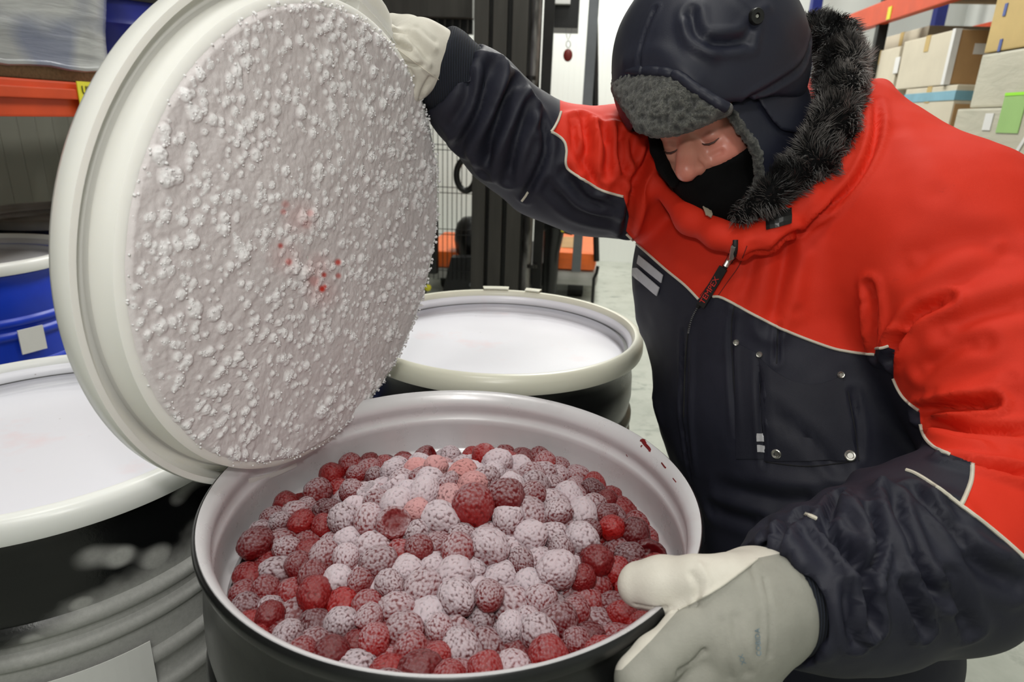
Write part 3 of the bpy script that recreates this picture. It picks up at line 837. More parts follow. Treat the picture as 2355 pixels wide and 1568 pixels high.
# lid profile: (radius, height) with the recessed panel low; outer skirt around the drum rim
def lid_meshes(Rl, root, M=None, m_rim=None, m_pan=None, upside=False, depth=.05):
    a = Rl
    top = [(a, -.034), (a + .0015, -.028), (a + .001, -.012), (a - .004, -.002), (a - .012, .002), (a - .018, .001), (a - .021, -.004), (a - .0235, -.012),
           (a - .0262, -.0165), (a - .0285, -.0185), (a - .0300, -.0225), (a - .0312, -.030), (a - .0325, -depth + .010), (a - .0345, -depth + .003), (a - .037, -depth), (a - .041, -depth - .001)]
    under = [(a - .041, -depth - .005), (a - .034, -depth - .005), (a - .0275, -depth - .001), (a - .0255, -.034), (a - .0235, -.026), (a - .021, -.020),
             (a - .0195, -.012), (a - .016, -.008), (a - .012, -.006), (a - .007, -.012), (a - .006, -.028), (a - .007, -.034)]
    prof = top + under + [(a, -.034)]
    cut_ = 8
    m = MB().lathe(top[:cut_] + [(a - .0215, -.022)] + under[4:] + [(a, -.034)], 160, M); rim = m.build('lid_rim', m_rim, root, True)
    m = MB().lathe([(a - .022, -.0125)] + top[cut_ - 1:] + under[:5] + [(a - .022, -.0125)], 160, M); rw = m.build('recess_wall', m_pan, root, True)
    m = MB().lathe([(0, -depth - .0005), (a - .2, -depth - .0002), (a - .1, -depth - .0003), (a - .0385, -depth - .0007), (a - .0385, -depth - .0055), (0, -depth - .006)], 120, M)
    pan = m.build('lid_panel', m_pan, root, True)
    return rim, pan

D0 = old(-.0689, .7111, -.4325); H0 = D0.z
drum0 = open_drum(D0, H0)
_lm = [o for o in drum0.children if o.name.startswith('liner')][0].data
_lv = np.array([v.co[:] for v in _lm.vertices]) + np.array([D0.x, D0.y, 0]); bl = BVHTree.FromPolygons([tuple(v) for v in _lv.tolist()], [tuple(p.vertices) for p in _lm.polygons])
m_juice = simple('dried_red_juice', (112, 16, 20), .35, var=.3, vscale=60)
for pts_, w_ in (([(1474, 1008), (1482, 1020), (1494, 1034), (1490, 1040)], .0045), ([(1478, 1022), (1472, 1030)], .003), ([(1350, 1084), (1353, 1090)], .0032), ([(1520, 1062), (1532, 1078)], .0018), ([(1546, 1098), (1556, 1110)], .0016), ([(1440, 1045), (1443, 1050)], .0018)):
    for r_ in on_surface(bl, pts_, 3, lift=-w_ * .78):
        m = MB(); m.tube(r_, [w_ * .6] + [w_] * (len(r_) - 2) + [w_ * .5] if len(r_) > 2 else w_, 8)
        m.build('juice_stain', m_juice, drum0, True, drum0.location)
def closed_drum(P, Rl, label, lidlabel, shellmat, rimmat, panmat, body_rgb=None):
    H = P.z
    root = empty('drum', (P.x, P.y, 0), label, 'drum')
    r0 = Rl - .018
    z1 = H - .03
    pr_ = [(r0 - .02, z1), (r0, z1), (r0 + .004, z1 - .01), (r0 - .004, z1 - .03), (r0 + .002, z1 - .06), (r0 + .004, z1 - .1)]
    for z in (z1 - .15, z1 - .19): rib(pr_, z, r0 - .001, .009, .015)
    pr_ += [(r0 + .002, z1 - .25)]
    for z in (.56, .5, .3, .24): rib(pr_, z, r0, .008, .018)
    pr_ += [(r0 - .005, .08), (r0 - .015, .02), (r0 - .03, 0), (0, 0)]
    m = MB().lathe(pr_, 140); m.build('drum_shell', shellmat, root, True)
    lid = empty('drum_cover', (P.x, P.y, H), lidlabel, 'lid')
    rim, pan = lid_meshes(Rl, lid, None, rimmat, panmat)
    return root, lid
P2 = old(-.0277, 1.3678, -.4299); P1 = old(-.75, .95, -.453)
d2, l2 = closed_drum(P2, .312, 'black drum closed with a cream-rimmed lid, behind the open drum', 'cream-rimmed white lid on the drum behind the open one', ms.m, m_lidc, m_panel)
d1, l1 = closed_drum(P1, .315, 'black drum with hoar frost on its side, at the lower left', 'bright white lid on the frosted drum at the lower left', fs_.m, m_lid, m_panel)
m_bluep = simple('blue_drum_plastic', (20, 58, 190), .35, var=.1, bump=.05)
P3 = Vector((-1.715, 1.98, P2.z - .015))
d3, l3 = closed_drum(P3, .305, 'blue drum with a white lid standing under the left rack', 'white lid on the blue drum', m_bluep, m_lid, m_panel_b)
p_ = hit_plane(106, 790, P3 + Vector((.18, -.26, 0)), Vector((.55, -.83, 0)))
m = MB(); n_ = Vector((p_.x - P3.x, p_.y - P3.y, 0)).normalized(); t_ = Vector((-n_.y, n_.x, 0)); c_ = Vector((P3.x, P3.y, p_.z)) + n_ * .297
m.box(c_, (.004, .07, .075), Matrix((n_, t_, Vector((0, 0, 1)))).transposed()); m.build('paper_label', m_paper, d3, False, d3.location)
# further drums deep under the rack
m_gl = simple('dusty_grey_lid', (120, 116, 112), .5)  # one even grey for rim and panel
for (x_, y_, lb_, ll_, mt_) in ((-1.86, 2.68, 'dark drum standing behind the blue one under the rack', 'dusty grey lid on the drum behind the blue one', ms.m),):
    closed_drum(Vector((x_, y_, P2.z + .01)), .305, lb_, ll_, mt_, m_gl, m_gl)
# upper blue drum on the left rack
ub = empty('drum', aw(LL - .35, al1 + .42, zbt), 'dark blue drum on the left beam behind the wrapped load', 'drum')
pb_ = [(0, 0), (.27, 0), (.28, .03), (.288, .1)]; 
pb_ += [(.288, .2), (.296, .22), (.288, .24), (.288, .5), (.296, .52), (.288, .54), (.286, .8), (.27, .82), (0, .82)]
m = MB().lathe(pb_, 64); m.build('drum_shell', simple('dark_blue_drum', (22, 34, 130), .35), ub, True)
sp_ = MB(); sp_.lathe([(.292, .3), (.3, .3), (.3, .36), (.292, .36)], 64); sp_.build('black_strap', m_black, ub, True)
# paper label on the frosted drum
def cyl_label(root, P, r, px, py, w, h, mat, name):
    d = ray(px, py); o = CAM_P
    a = d.x ** 2 + d.y ** 2; bx, by = o.x - P.x, o.y - P.y
    b = 2 * (bx * d.x + by * d.y); c = bx * bx + by * by - r * r
    t = (-b - math.sqrt(max(b * b - 4 * a * c, 0))) / (2 * a); q = o + d * t
    th = math.atan2(q.y - P.y, q.x - P.x); n = 10; vs = []; fs = []
    for k in (0, 1):
        for j in (0, 1):
            for i in range(n + 1):
                u = th + (i / n - .5) * w / r; rr_ = r + .001 + .001 * k
                vs.append((math.cos(u) * rr_, math.sin(u) * rr_, q.z + (j - .5) * h))
    N = n + 1
    for i in range(n):
        fs += [(2 * N + i, 2 * N + i + 1, 3 * N + i + 1, 3 * N + i), (i, N + i, N + i + 1, i + 1), (i, i + 1, 2 * N + i + 1, 2 * N + i), (N + i, 3 * N + i, 3 * N + i + 1, N + i + 1)]
    return MB().add(vs, fs).build(name, mat, root)
lab = cyl_label(d1, P1, .305, 220, 1640, .16, .16, m_paper, 'paper_label'); lab['label'] = 'white paper label low on the frosted drum'
# paper sheets on the rim of the rear drum lid
for a_, s_ in ((1.52, .10), (1.24, .06)):
    th = np.linspace(a_, a_ + s_ * 2.2, 8)
    vs = []; 
    for k in (0, 1):
        for rr_ in (.292, .315):
            for t in th: vs.append((rr_ * math.cos(t), rr_ * math.sin(t), .004 + .003 * k))
    fs = []
    for i in range(7): fs += [(i, i + 1, 8 + i + 1, 8 + i), (16 + i, 24 + i, 24 + i + 1, 16 + i + 1), (i, 16 + i, 17 + i, i + 1), (8 + i, 9 + i, 25 + i, 24 + i)]
    MB().add(vs, fs).build('rim_clip', m_lidc, l2)

# ------------------------------------------------------------------ the lid being lifted
S_ = 1.06
LC = old(-.273 * S_, .828 * S_, -.151 * S_)
_az, _el = -.405, -.12
ln_ = M_ROLL @ Vector((math.cos(_el) * math.cos(_az), math.cos(_el) * math.sin(_az), math.sin(_el)))
la_ = ln_.cross(Vector((0, 0, 1))).normalized(); lb_ = la_.cross(ln_)
RL = .31 * S_
# local axes: z points OUT of the top side (away from the berries side), so underside faces ln_
LM3 = Matrix((la_, -lb_, -ln_)).transposed()
LM = LM3.to_4x4()
hl = empty('drum_cover', LC, 'large white lid held upright by the gloved hand, its underside covered in frost', 'lid')
LID_OFF = .010
Mloc = LM @ Matrix.Translation((0, 0, LID_OFF))
m_lidheld = NT('translucent_lid_plastic')
hn = m_lidheld.noise(3, 4); hs = m_lidheld.rng_(m_lidheld.noise(55, 2, .4), .8, .83)
hc = m_lidheld.mix(hn, lin(234, 233, 226), lin(243, 243, 239)); hc = m_lidheld.mix(m_lidheld.math('MULTIPLY', hs, .7), hc, lin(120, 70, 60))
m_lidheld.set('Base Color', hc).set('Roughness', .28).set('Subsurface Weight', .35).set('Subsurface Scale', .015); m_lidheld.b.inputs['Subsurface Radius'].default_value = (1, .95, .8)
rim, pan = lid_meshes(RL, hl, Mloc, m_lidheld.m, m_lidheld.m, depth=.052)
# lugs on the rim near the glove
for ang, ww in ((math.radians(-1), .0),):
    pass
def lidpt(u, v, w):      # u along la_, v along lb_, w toward the frosted side
    return LC + la_ * u + lb_ * v + ln_ * w
q_ = hit_plane(838, 30, LC, ln_); dq = (q_ - LC); aq = math.atan2(dq.dot(lb_), dq.dot(la_))
lug = MB(); pts = []
for k in range(9):
    t = -1 + k / 4; aa = aq + t * .13; rr_ = RL - .004 + .024 * (1 - t * t) ** .5 if abs(t) < 1 else RL - .004
    pts.append(lidpt(math.cos(aa) * rr_, math.sin(aa) * rr_, 0))
pts = [lidpt(math.cos(aq - .13) * (RL - .03), math.sin(aq - .13) * (RL - .03), 0)] + pts + [lidpt(math.cos(aq + .13) * (RL - .03), math.sin(aq + .13) * (RL - .03), 0)]
lug.prism(pts, ln_ * .022, ln_ * -.012); o = lug.build('grip_lug', m_lidheld.m, hl, True, LC)
# frost: rough icy disc + clusters of crystals, one uncountable mass
RF = RL - .035
N_ = 380; g = np.linspace(-1, 1, N_)
U, V_ = np.meshgrid(g, g, indexing='ij')
rad = np.maximum(np.abs(U), np.abs(V_)); nr = np.hypot(U, V_); sc = np.where(nr > 0, rad / np.maximum(nr, 1e-9), 1)
Ud, Vd = U * sc, V_ * sc                      # square grid squeezed into a disc
X = Ud.ravel() * RF; Y = Vd.ravel() * RF
Pn = np.stack([X, Y, np.zeros_like(X)], 1)
hgt_ = .0022 * vnoise(Pn + .03 * vnoise(Pn + 50, 9)[:, None], 14) + .0014 * vnoise(Pn[:, [1, 0, 2]] * .8 + Pn * .6 + 5, 55) + .0009 * vnoise(Pn @ np.array([[.8, .6, 0], [-.6, .8, 0], [0, 0, 1]]) + 9, 150) + .0006 * vnoise(Pn + 3, 420)
nb = 1900
aa = rng.random(nb) * 2 * np.pi; rr = RF * np.sqrt(rng.random(nb)) * .985
bx, by = rr * np.cos(aa), rr * np.sin(aa)
br = rng.gamma(3.0, .0007, nb) + .0011; bh = br * rng.uniform(.6, 1.3, nb)
white = np.zeros_like(X)
cell = .012; import collections
grid_ = collections.defaultdict(list)
gi = np.floor(X / cell).astype(int); gj = np.floor(Y / cell).astype(int)
order = np.lexsort((gj, gi)); keys = (gi + 1000) * 10000 + gj + 1000; ks = keys[order]
for i in range(nb):
    ci, cj = int(math.floor(bx[i] / cell)), int(math.floor(by[i] / cell)); idx = []
    for a in (-1, 0, 1):
        k0 = (ci + a + 1000) * 10000 + cj - 1 + 1000
        s0, s1 = np.searchsorted(ks, [k0, k0 + 3]); idx.append(order[s0:s1])
    idx = np.concatenate(idx)
    d = np.hypot(X[idx] - bx[i], Y[idx] - by[i]); w = np.clip(1 - (d / (br[i] * 1.25)) ** 2, 0, 1)
    hgt_[idx] = np.maximum(hgt_[idx], 0) * (w == 0) + np.where(w > 0, np.maximum(hgt_[idx], bh[i] * np.sqrt(w) * (1 + .35 * vnoise(Pn[idx], 500))), 0)+ np.minimum(hgt_[idx],0)*(w==0)
    white[idx] = np.maximum(white[idx], np.sqrt(w))
W0 = .052 - LID_OFF + .0075
edge = np.clip((RF - np.hypot(X, Y)) / .006, 0, 1)
Zd = W0 + hgt_ * .62 * (0.3 + .7 * edge) - (1 - edge) * .004
la_n, lb_n, ln_n = (np.array(v) for v in (la_, lb_, ln_))
Vv = X[:, None] * la_n + Y[:, None] * lb_n + Zd[:, None] * ln_n
I = np.arange(N_ * N_).reshape(N_, N_)
Qf = np.stack([I[:-1, :-1], I[1:, :-1], I[1:, 1:], I[:-1, 1:]], -1).reshape(-1, 4)
# crystal clusters
ico_v = np.array([(0, 0, 1), (.894, 0, .447), (.276, .851, .447), (-.724, .526, .447), (-.724, -.526, .447), (.276, -.851, .447), (.724, .526, -.447), (-.276, .851, -.447), (-.894, 0, -.447), (-.276, -.851, -.447), (.724, -.526, -.447), (0, 0, -1)])
ico_f = np.array([(0, 1, 2), (0, 2, 3), (0, 3, 4), (0, 4, 5), (0, 5, 1), (1, 6, 2), (2, 7, 3), (3, 8, 4), (4, 9, 5), (5, 10, 1), (2, 6, 7), (3, 7, 8), (4, 8, 9), (5, 9, 10), (1, 10, 6), (6, 11, 7), (7, 11, 8), (8, 11, 9), (9, 11, 10), (10, 11, 6)])
cv, cf, cw, cst = [], [], [], []
base = len(Vv); cnt = 0
def crystal(u, v, w, s, elong=1.0):
    global cnt
    q = ico_v * (1 + rng.normal(0, .22, (12, 1))) * s
    q = q * np.array([1, 1, elong]) + np.array([u, v, w])
    cv.append(q[:, 0:1] * la_n + q[:, 1:2] * lb_n + q[:, 2:3] * ln_n); cf.append(ico_f + base + cnt * 12); cw.append(np.full(12, rng.uniform(.55, 1.0))); cnt += 1
for i in range(nb):
    for k in range(7):
        s = br[i] * rng.uniform(.13, .27)
        du, dv = rng.normal(0, br[i] * .55, 2)
        crystal(bx[i] + du, by[i] + dv, W0 + bh[i] * .62 * rng.uniform(.4, .95), s, 1.0)
for i in range(1500):     # ragged rim of frost
    a = rng.random() * 2 * math.pi
    away = .5 - .5 * math.cos(a)                 # the far side of the lid carries the thicker fringe
    if rng.random() > .18 + .82 * away: continue
    s = rng.uniform(.0006, .0016) * (1 + .7 * away)
    rr_ = RF + rng.uniform(-.006 - .006 * (1 - away), .0005 + .0028 * away)
    crystal(math.cos(a) * rr_, math.sin(a) * rr_, W0 + rng.uniform(-.006, .002), s)
Vall = np.concatenate([Vv] + cv); 
fme = np_mesh('frost', Vall, Qf, np.concatenate(cf))
wh = np.concatenate([white] + cw); vattr(fme, 'white', wh)
# juice stains at their places on the frost
sx, sy = to_px(Vall + np.array(LC))
stain = np.zeros(len(Vall))
for (x_, y_, r_, a_) in ((741, 664, 8, 1.), (747, 659, 5, .9), (745, 632, 6, .9), (777, 603, 7, .9), (778, 634, 6, .7), (645, 565, 6, .8), (664, 602, 8, .7), (652, 487, 7, .5), (657, 470, 9, .4), (713, 490, 9, .4), (722, 646, 14, .4), (733, 615, 30, .16), (690, 500, 34, .16), (655, 590, 34, .14), (740, 670, 34, .16), (705, 515, 12, .3)):
    stain = np.maximum(stain, a_ * np.clip(1.5 - np.hypot(sx - x_, sy - y_) / r_, 0, 1))
vattr(fme, 'stain', stain)
fmt = NT('hoar_frost'); fa = fmt.attr('white'); sn = fmt.attr('stain')
nz_ = fmt.noise(90, 4, .7)
fc = fmt.mix(fmt.noise(9, 4, .6), lin(208, 201, 202), lin(230, 225, 225))
fc = fmt.mix(fmt.rng_(fa, .15, .8), fc, lin(238, 237, 238))
fc = fmt.mix(sn, fc, lin(206, 56, 40))
fmt.set('Base Color', fc).set('Roughness', fmt.rng_(nz_, .62, .68, .85, .15)).set('Specular IOR Level', .35)
fmt.bump(fmt.noise(600, 3, .8), .6, .0008)
fo = add_mesh('frost', fme, fmt.m, hl); fo['kind'] = 'stuff'; fo['label'] = 'sparkling hoar frost with clusters of white crystals'
# ------------------------------------------------------------------ raspberries
import bmesh
def ico(sub):
    bm = bmesh.new(); bmesh.ops.create_icosphere(bm, subdivisions=sub, radius=1.0)
    V = np.array([v.co[:] for v in bm.verts]); Fc = np.array([[v.index for v in f.verts] for f in bm.faces]); bm.free(); return V, Fc
IV5, IF5 = ico(5); IV3, IF3 = ico(3)
m_b = NT('raspberry_skin')
oi = m_b.n('ShaderNodeObjectInfo'); sc_ = m_b.n('ShaderNodeSeparateColor'); m_b.l(oi.outputs['Color'], sc_.inputs[0])
frost = sc_.outputs[0]; bright = sc_.outputs[1]; pinkk = sc_.outputs[2]
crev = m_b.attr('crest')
geo = m_b.n('ShaderNodeNewGeometry'); sz = m_b.n('ShaderNodeSeparateXYZ'); m_b.l(geo.outputs['Normal'], sz.inputs[0])
big = m_b.noise(55, 3, .6); fine = m_b.noise(560, 3, .75); mid = m_b.noise(150, 3, .6)
redc = m_b.mix(bright, lin(70, 8, 14), lin(170, 24, 20))
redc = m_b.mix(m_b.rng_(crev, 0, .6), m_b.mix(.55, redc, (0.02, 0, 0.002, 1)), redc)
up = m_b.rng_(sz.outputs[2], -.45, .75)
fv = m_b.math('ADD', m_b.math('MULTIPLY', frost, 1.55), m_b.math('MULTIPLY', up, .55))
fv = m_b.math('ADD', fv, m_b.math('MULTIPLY', m_b.math('SUBTRACT', crev, .6), .55))
fv = m_b.math('ADD', fv, m_b.math('MULTIPLY', m_b.math('SUBTRACT', big, .5), 1.3))
fv = m_b.math('ADD', fv, m_b.math('MULTIPLY', m_b.math('SUBTRACT', fine, .5), 2.2))
fv = m_b.math('ADD', fv, m_b.math('MULTIPLY', m_b.math('SUBTRACT', mid, .5), .5))
fk_ = m_b.rng_(fv, .78, 1.12, 0, 1)
frc = m_b.mix(pinkk, lin(236, 226, 233), lin(238, 130, 112))
frc = m_b.mix(m_b.rng_(fine, .35, .65), m_b.mix(.35, frc, lin(150, 80, 98)), frc)
m_b.set('Base Color', m_b.mix(m_b.math('MULTIPLY', fk_, .93), redc, frc)).set('Roughness', m_b.rng_(fk_, 0, .8, .22, .8))
m_b.set('Subsurface Weight', .12).set('Subsurface Scale', .004); m_b.b.inputs['Subsurface Radius'].default_value = (1, .25, .2)
hh = m_b.math('ADD', m_b.math('MULTIPLY', fine, .6), m_b.math('MULTIPLY', m_b.noise(1200, 2, .7), .5))
m_b.bump(m_b.math('MULTIPLY', hh, m_b.rng_(fk_, 0, 1, .15, 1)), .7, .0009)

def berry_mesh(k, V, Fc, nd=400):
    r_ = np.random.default_rng(100 + k)
    i = np.arange(nd) + .5; ph = np.arccos(1 - 2 * i / nd); th = np.pi * (1 + 5 ** .5) * i
    S = np.stack([np.cos(th) * np.sin(ph), np.sin(th) * np.sin(ph), np.cos(ph)], 1) + r_.normal(0, .035, (nd, 3))
    S /= np.linalg.norm(S, axis=1)[:, None]
    D = np.clip(V @ S.T, -1, 1); dist = np.arccos(D.max(1)); dr = math.sqrt(4 / nd) * 1.12
    cr = np.sqrt(np.clip(1 - (dist / dr) ** 2, 0, 1))
    z = V[:, 2]; sx, sy, szz = r_.uniform(.92, 1.06), r_.uniform(.9, 1.04), r_.uniform(.95, 1.22)
    taper = 1 - .16 * z * r_.uniform(.2, 1.4)
    rad = .95 + .05 * cr + .05 * vnoise(V + k, 1.6) + .03 * vnoise(V + k * 3, 3.2)
    Pp = V * rad[:, None]
    if k == 3:   # the hollow left by the stalk
        hl_ = np.exp(-((1 + z) / .22) ** 2 * 1.0); Pp[:, 2] += .5 * hl_ * (z < 0)
        cr = cr * (1 - .6 * hl_)
    Pp[:, 0] *= sx * taper; Pp[:, 1] *= sy * taper; Pp[:, 2] *= szz
    Pp += .012 * r_.normal(0, 1, Pp.shape) * (k >= 5)
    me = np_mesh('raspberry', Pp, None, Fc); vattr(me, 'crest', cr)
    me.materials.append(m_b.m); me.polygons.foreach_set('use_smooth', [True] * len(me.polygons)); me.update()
    return me
BM = [berry_mesh(k, IV5, IF5) for k in range(8)]
BL = [berry_mesh(k, IV3, IF3, 60) for k in range(3)]

# packing: spheres settled against each other and the drum wall
nT, nB = 300, 230
RW = .269
mc = hit_z(1075, 1175, H0 - .06); mcx, mcy = mc.x - D0.x, mc.y - D0.y
def surf(x, y):
    d = np.hypot((x - mcx) / 1.15, (y - mcy) / 1.0); r = np.hypot(x, y)
    return H0 - .084 + .062 * np.exp(-(d / .115) ** 2) + .012 * np.clip((-y) / .28, 0, 1)
def sample(n, seed):
    r_ = np.random.default_rng(seed); i = np.arange(n) + .5
    a = i * 2.39996 + r_.normal(0, .25, n); q = np.sqrt(i / n) * (RW - .012)
    return np.cos(a) * q, np.sin(a) * q
xt, yt = sample(nT, 1); xb, yb_2 = sample(nB, 2)
BX = np.concatenate([xt, xb]); BY = np.concatenate([yt, yb_2])
layer = np.concatenate([np.zeros(nT), np.ones(nB)])
dm = np.hypot(BX - mcx, BY - mcy)
BR = rng.uniform(.0146, .0212, nT + nB); BR *= np.where(dm < .13, 1.05, .98); BR[rng.random(nT + nB) < .12] *= 1.16
BZ = surf(BX, BY) - BR * .9 - layer * .028 + rng.normal(0, .004, nT + nB)
Pb = np.stack([BX, BY, BZ], 1)
bumpy = .014 * vnoise(np.stack([BX, BY, BX * 0], 1), 17)
for it in range(140):
    D = Pb[:, None, :] - Pb[None]; dist = np.linalg.norm(D, axis=2) + np.eye(len(Pb)) * 9
    mn = (BR[:, None] + BR[None]) * .93; ov = np.clip(mn - dist, 0, None)
    push = (D / dist[..., None] * ov[..., None]).sum(1) * .32
    Pb += push
    r = np.hypot(Pb[:, 0], Pb[:, 1]); lim = RW - BR * .9; k_ = np.where(r > lim, lim / r, 1); Pb[:, 0] *= k_; Pb[:, 1] *= k_
    tgt = surf(Pb[:, 0], Pb[:, 1]) - BR * .85 - layer * .030 + bumpy
    Pb[:, 2] += (tgt - Pb[:, 2]) * .12
    if it == 100: pass
kinds = {}
cam_d = np.linalg.norm(Pb + np.array([D0.x, D0.y, 0]) - np.array(CAM_P), axis=1)
def in_hand(p):
    return False
first = {}
bpx_, bpy_ = to_px(Pb + np.array([D0.x, D0.y, 0]))
order = [i for i in range(len(Pb)) if layer[i] == 0]
under = [i for i in range(len(Pb)) if layer[i] == 1]
CLK = 'twelve one two three four five six seven eight nine ten eleven'.split()
for i in order:
    x, y, z = Pb[i]; cx = bpx_[i]; cy = bpy_[i]
    e = math.hypot((cx - 1045) / 300, (cy - 1265) / (215 if cy < 1265 else 235))
    e2 = math.hypot((cx - 1230) / 160, (cy - 1150) / 90)
    core = min(e, e2 + .15)
    pk = 0.0
    if core < 1.0:
        fr = rng.uniform(.24, .56) * (1 if rng.random() > .15 else .45); br_ = rng.uniform(.2, .8)
        if math.hypot(cx - 1010, cy - 1150) < 90 and rng.random() < .5: pk = rng.uniform(.2, .7)
    elif cx < 780:
        fr = rng.choice([.0, .10, .18, .28], p=[.3, .3, .25, .15]); br_ = rng.uniform(.1, .7)
    elif cx > 1330:
        fr = rng.choice([.0, .05, .12, .2], p=[.3, .3, .25, .15]); br_ = rng.uniform(.1, .9)
    elif cy < 1200:
        fr = rng.choice([.02, .1, .2], p=[.35, .35, .3]); br_ = rng.uniform(.2, 1)
    else:
        fr = rng.choice([.0, .06, .16, .34], p=[.3, .35, .25, .1]); br_ = rng.uniform(.2, .9)
    rr_ = math.hypot(x, y); ck = CLK[int(round(math.atan2(x, y) / (math.pi / 6))) % 12]
    look = ('thickly frosted pink-tinged' if pk > 0 else 'thickly frosted white') if fr > .19 else ('half-frosted wine-red' if fr > .09 else ('bright glistening red' if br_ > .55 else 'dark glistening red'))
    size = 'large' if BR[i] > .0185 else ('small' if BR[i] < .0155 else 'medium')
    place = 'against the drum wall' if rr_ > .235 else ('halfway out from the drum centre' if rr_ > .13 else 'near the drum centre')
    lb = '%s %s raspberry %s at %s o\'clock' % (size, look, place, ck)
    gr = 'frozen raspberries ' + place
    mi = int(rng.integers(0, len(BM)))
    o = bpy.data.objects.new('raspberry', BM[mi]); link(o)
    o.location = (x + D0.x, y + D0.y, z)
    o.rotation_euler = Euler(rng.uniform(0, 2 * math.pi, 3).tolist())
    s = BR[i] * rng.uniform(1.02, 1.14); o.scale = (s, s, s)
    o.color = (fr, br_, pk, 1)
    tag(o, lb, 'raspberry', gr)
# the berries underneath, past the first three hundred: one mass
uv, uf, uc, cnt_ = [], [], [], 0
for i in under:
    me = BL[i % 3]; V = np.empty(len(me.vertices) * 3, dtype=np.float32); me.vertices.foreach_get('co', V); V = V.reshape(-1, 3)
    a = np.array(Euler(rng.uniform(0, 6.28, 3).tolist()).to_matrix())
    uv.append((V @ a.T) * BR[i] * 1.1 + Pb[i] + np.array([D0.x, D0.y, 0])); uf.append(IF3 + cnt_); cnt_ += len(V)
    c_ = np.empty(len(me.vertices), dtype=np.float32); me.attributes['crest'].data.foreach_get('value', c_); uc.append(c_)
ume = np_mesh('raspberries', np.concatenate(uv), None, np.concatenate(uf)); vattr(ume, 'crest', np.concatenate(uc))
uo = add_mesh('raspberry_mass', ume, m_b.m); uo.color = (.06, .35, 0, 1)
tag(uo, 'deeper layer of red raspberries showing between the upper ones', 'raspberries', None, 'stuff')
# dark base sheet added below the berries so the gaps between them stay dark
bed = MB(); ring = [(0, 0)] ; vs = []; fs = []
nr_, na_ = 14, 48
vs.append((D0.x, D0.y, float(surf(np.array([0.]), np.array([0.]))[0]) - .075))
for j in range(1, nr_ + 1):
    for k in range(na_):
        r = .279 * j / nr_; a = 2 * math.pi * k / na_; x, y = r * math.cos(a), r * math.sin(a)
        vs.append((x + D0.x, y + D0.y, float(surf(np.array([x]), np.array([y]))[0]) - .066 + .006 * rnd.random()))
for k in range(na_): fs.append((0, 1 + k, 1 + (k + 1) % na_))
for j in range(1, nr_):
    for k in range(na_):
        a = 1 + (j - 1) * na_ + k; b = 1 + (j - 1) * na_ + (k + 1) % na_; fs.append((a, a + na_, b + na_, b))
bo = MB().add(vs, fs).build('crushed_fruit', simple('crushed_fruit', (70, 8, 12), .4, var=.4, vscale=60, bump=.6, bscale=200), None, True)
tag(bo, 'dark crushed fruit filling the gaps beneath the raspberries', 'fruit', None, 'stuff')
# ------------------------------------------------------------------ the worker
def v3(*a): return np.array(a, float)
HS = v3(.717, 0, .697); HU = v3(-.35, .87, .36); HF = v3(-.61, -.5, .62)
HS /= np.linalg.norm(HS); HF = HF - HS * (HF @ HS); HF /= np.linalg.norm(HF); HU = np.cross(HF, HS); HU = HU if HU[1] > 0 else -HU
HC = v3(.308, .332, -1.009)
HM = np.stack([HS, HU, HF], 1)          # camera space <- head space (side, up, forward)
def hp(s, u, f): return HC + HS * s + HU * u + HF * f

def head_sdf(P, nose=True):
    q = (P - HC) @ HM
    d = ellips(q, (0, .035, -.018), (.077, .098, .098))
    d = smin(d, ellips(q, (0, -.045, .022), (.060, .078, .068)), .035)
    d = smin(d, cone(q, (-.035, .024, .066), (.035, .024, .066), .016, .016), .016)       # brow
    for s in (-1, 1):
        d = smin(d, ball(q, (s * .040, -.028, .052), .027), .018)                             # cheek
    d = smin(d, cone(q, (0, -.10, .062), (0, -.105, .058), .018, .018), .02)                  # chin
    for s in (-1, 1):
        d = smax(d, -ellips(q, (s * .031, .0, .096), (.019, .0135, .020)), .012)                # socket
        d = smin(d, ellips(q, (s * .031, .001, .0665), (.0155, .0115, .0145)), .004)              # lids
        # crease below the eye and fold of the upper lid
        d = smax(d, -(seg_dist(q, [(s * .016, -.010, .090), (s * .030, -.0165, .089), (s * .046, -.010, .080)]) - .0022), .006)
        d = smax(d, -(seg_dist(q, [(s * .014, -.018, .088), (s * .028, -.027, .087), (s * .044, -.024, .079)]) - .0012), .008)
        d = smax(d, -(seg_dist(q, [(s * .012, .016, .090), (s * .030, .0215, .0885), (s * .050, .014, .076)]) - .0016), .006)
        d = smax(d, -(seg_dist(q, [(s * .018, .008, .086), (s * .030, .0115, .0845), (s * .045, .006, .078)]) - .001), .004)
    if nose:
        n_ = cone(q, (0, .008, .078), (0, -.026, .102), .0085, .0125)
        n_ = smin(n_, ball(q, (0, -.034, .1055), .0165), .008)
        for s in (-1, 1):
            n_ = smin(n_, ellips(q, (s * .0135, -.036, .094), (.0095, .0095, .012)), .006)
        n_ = smin(n_, cone(q, (0, -.02, .085), (0, -.04, .08), .02, .02), .012)
        d = smin(d, n_, .009)
        for s in (-1, 1):
            d = smax(d, -(seg_dist(q, [(s * .020, -.024, .0955), (s * .025, -.036, .092), (s * .026, -.045, .084)]) - .0016), .005)   # wing crease
            d = smax(d, -ball(q, (s * .008, -.0475, .099), .005), .003)
    # ears
    for s in (-1, 1):
        d = smin(d, ellips(q, (s * .078, -.005, -.02), (.01, .03, .02)), .006)
    d = smin(d, cone(q, (0, -.05, -.03), (0, -.17, -.075), .056, .062), .03)
    return d
V, Q = sdf_mesh(head_sdf, HC - .24, HC + v3(.22, .17, .22), .0021)
V = laplace(V, Q, 1, .4)
qh = (V - HC) @ HM
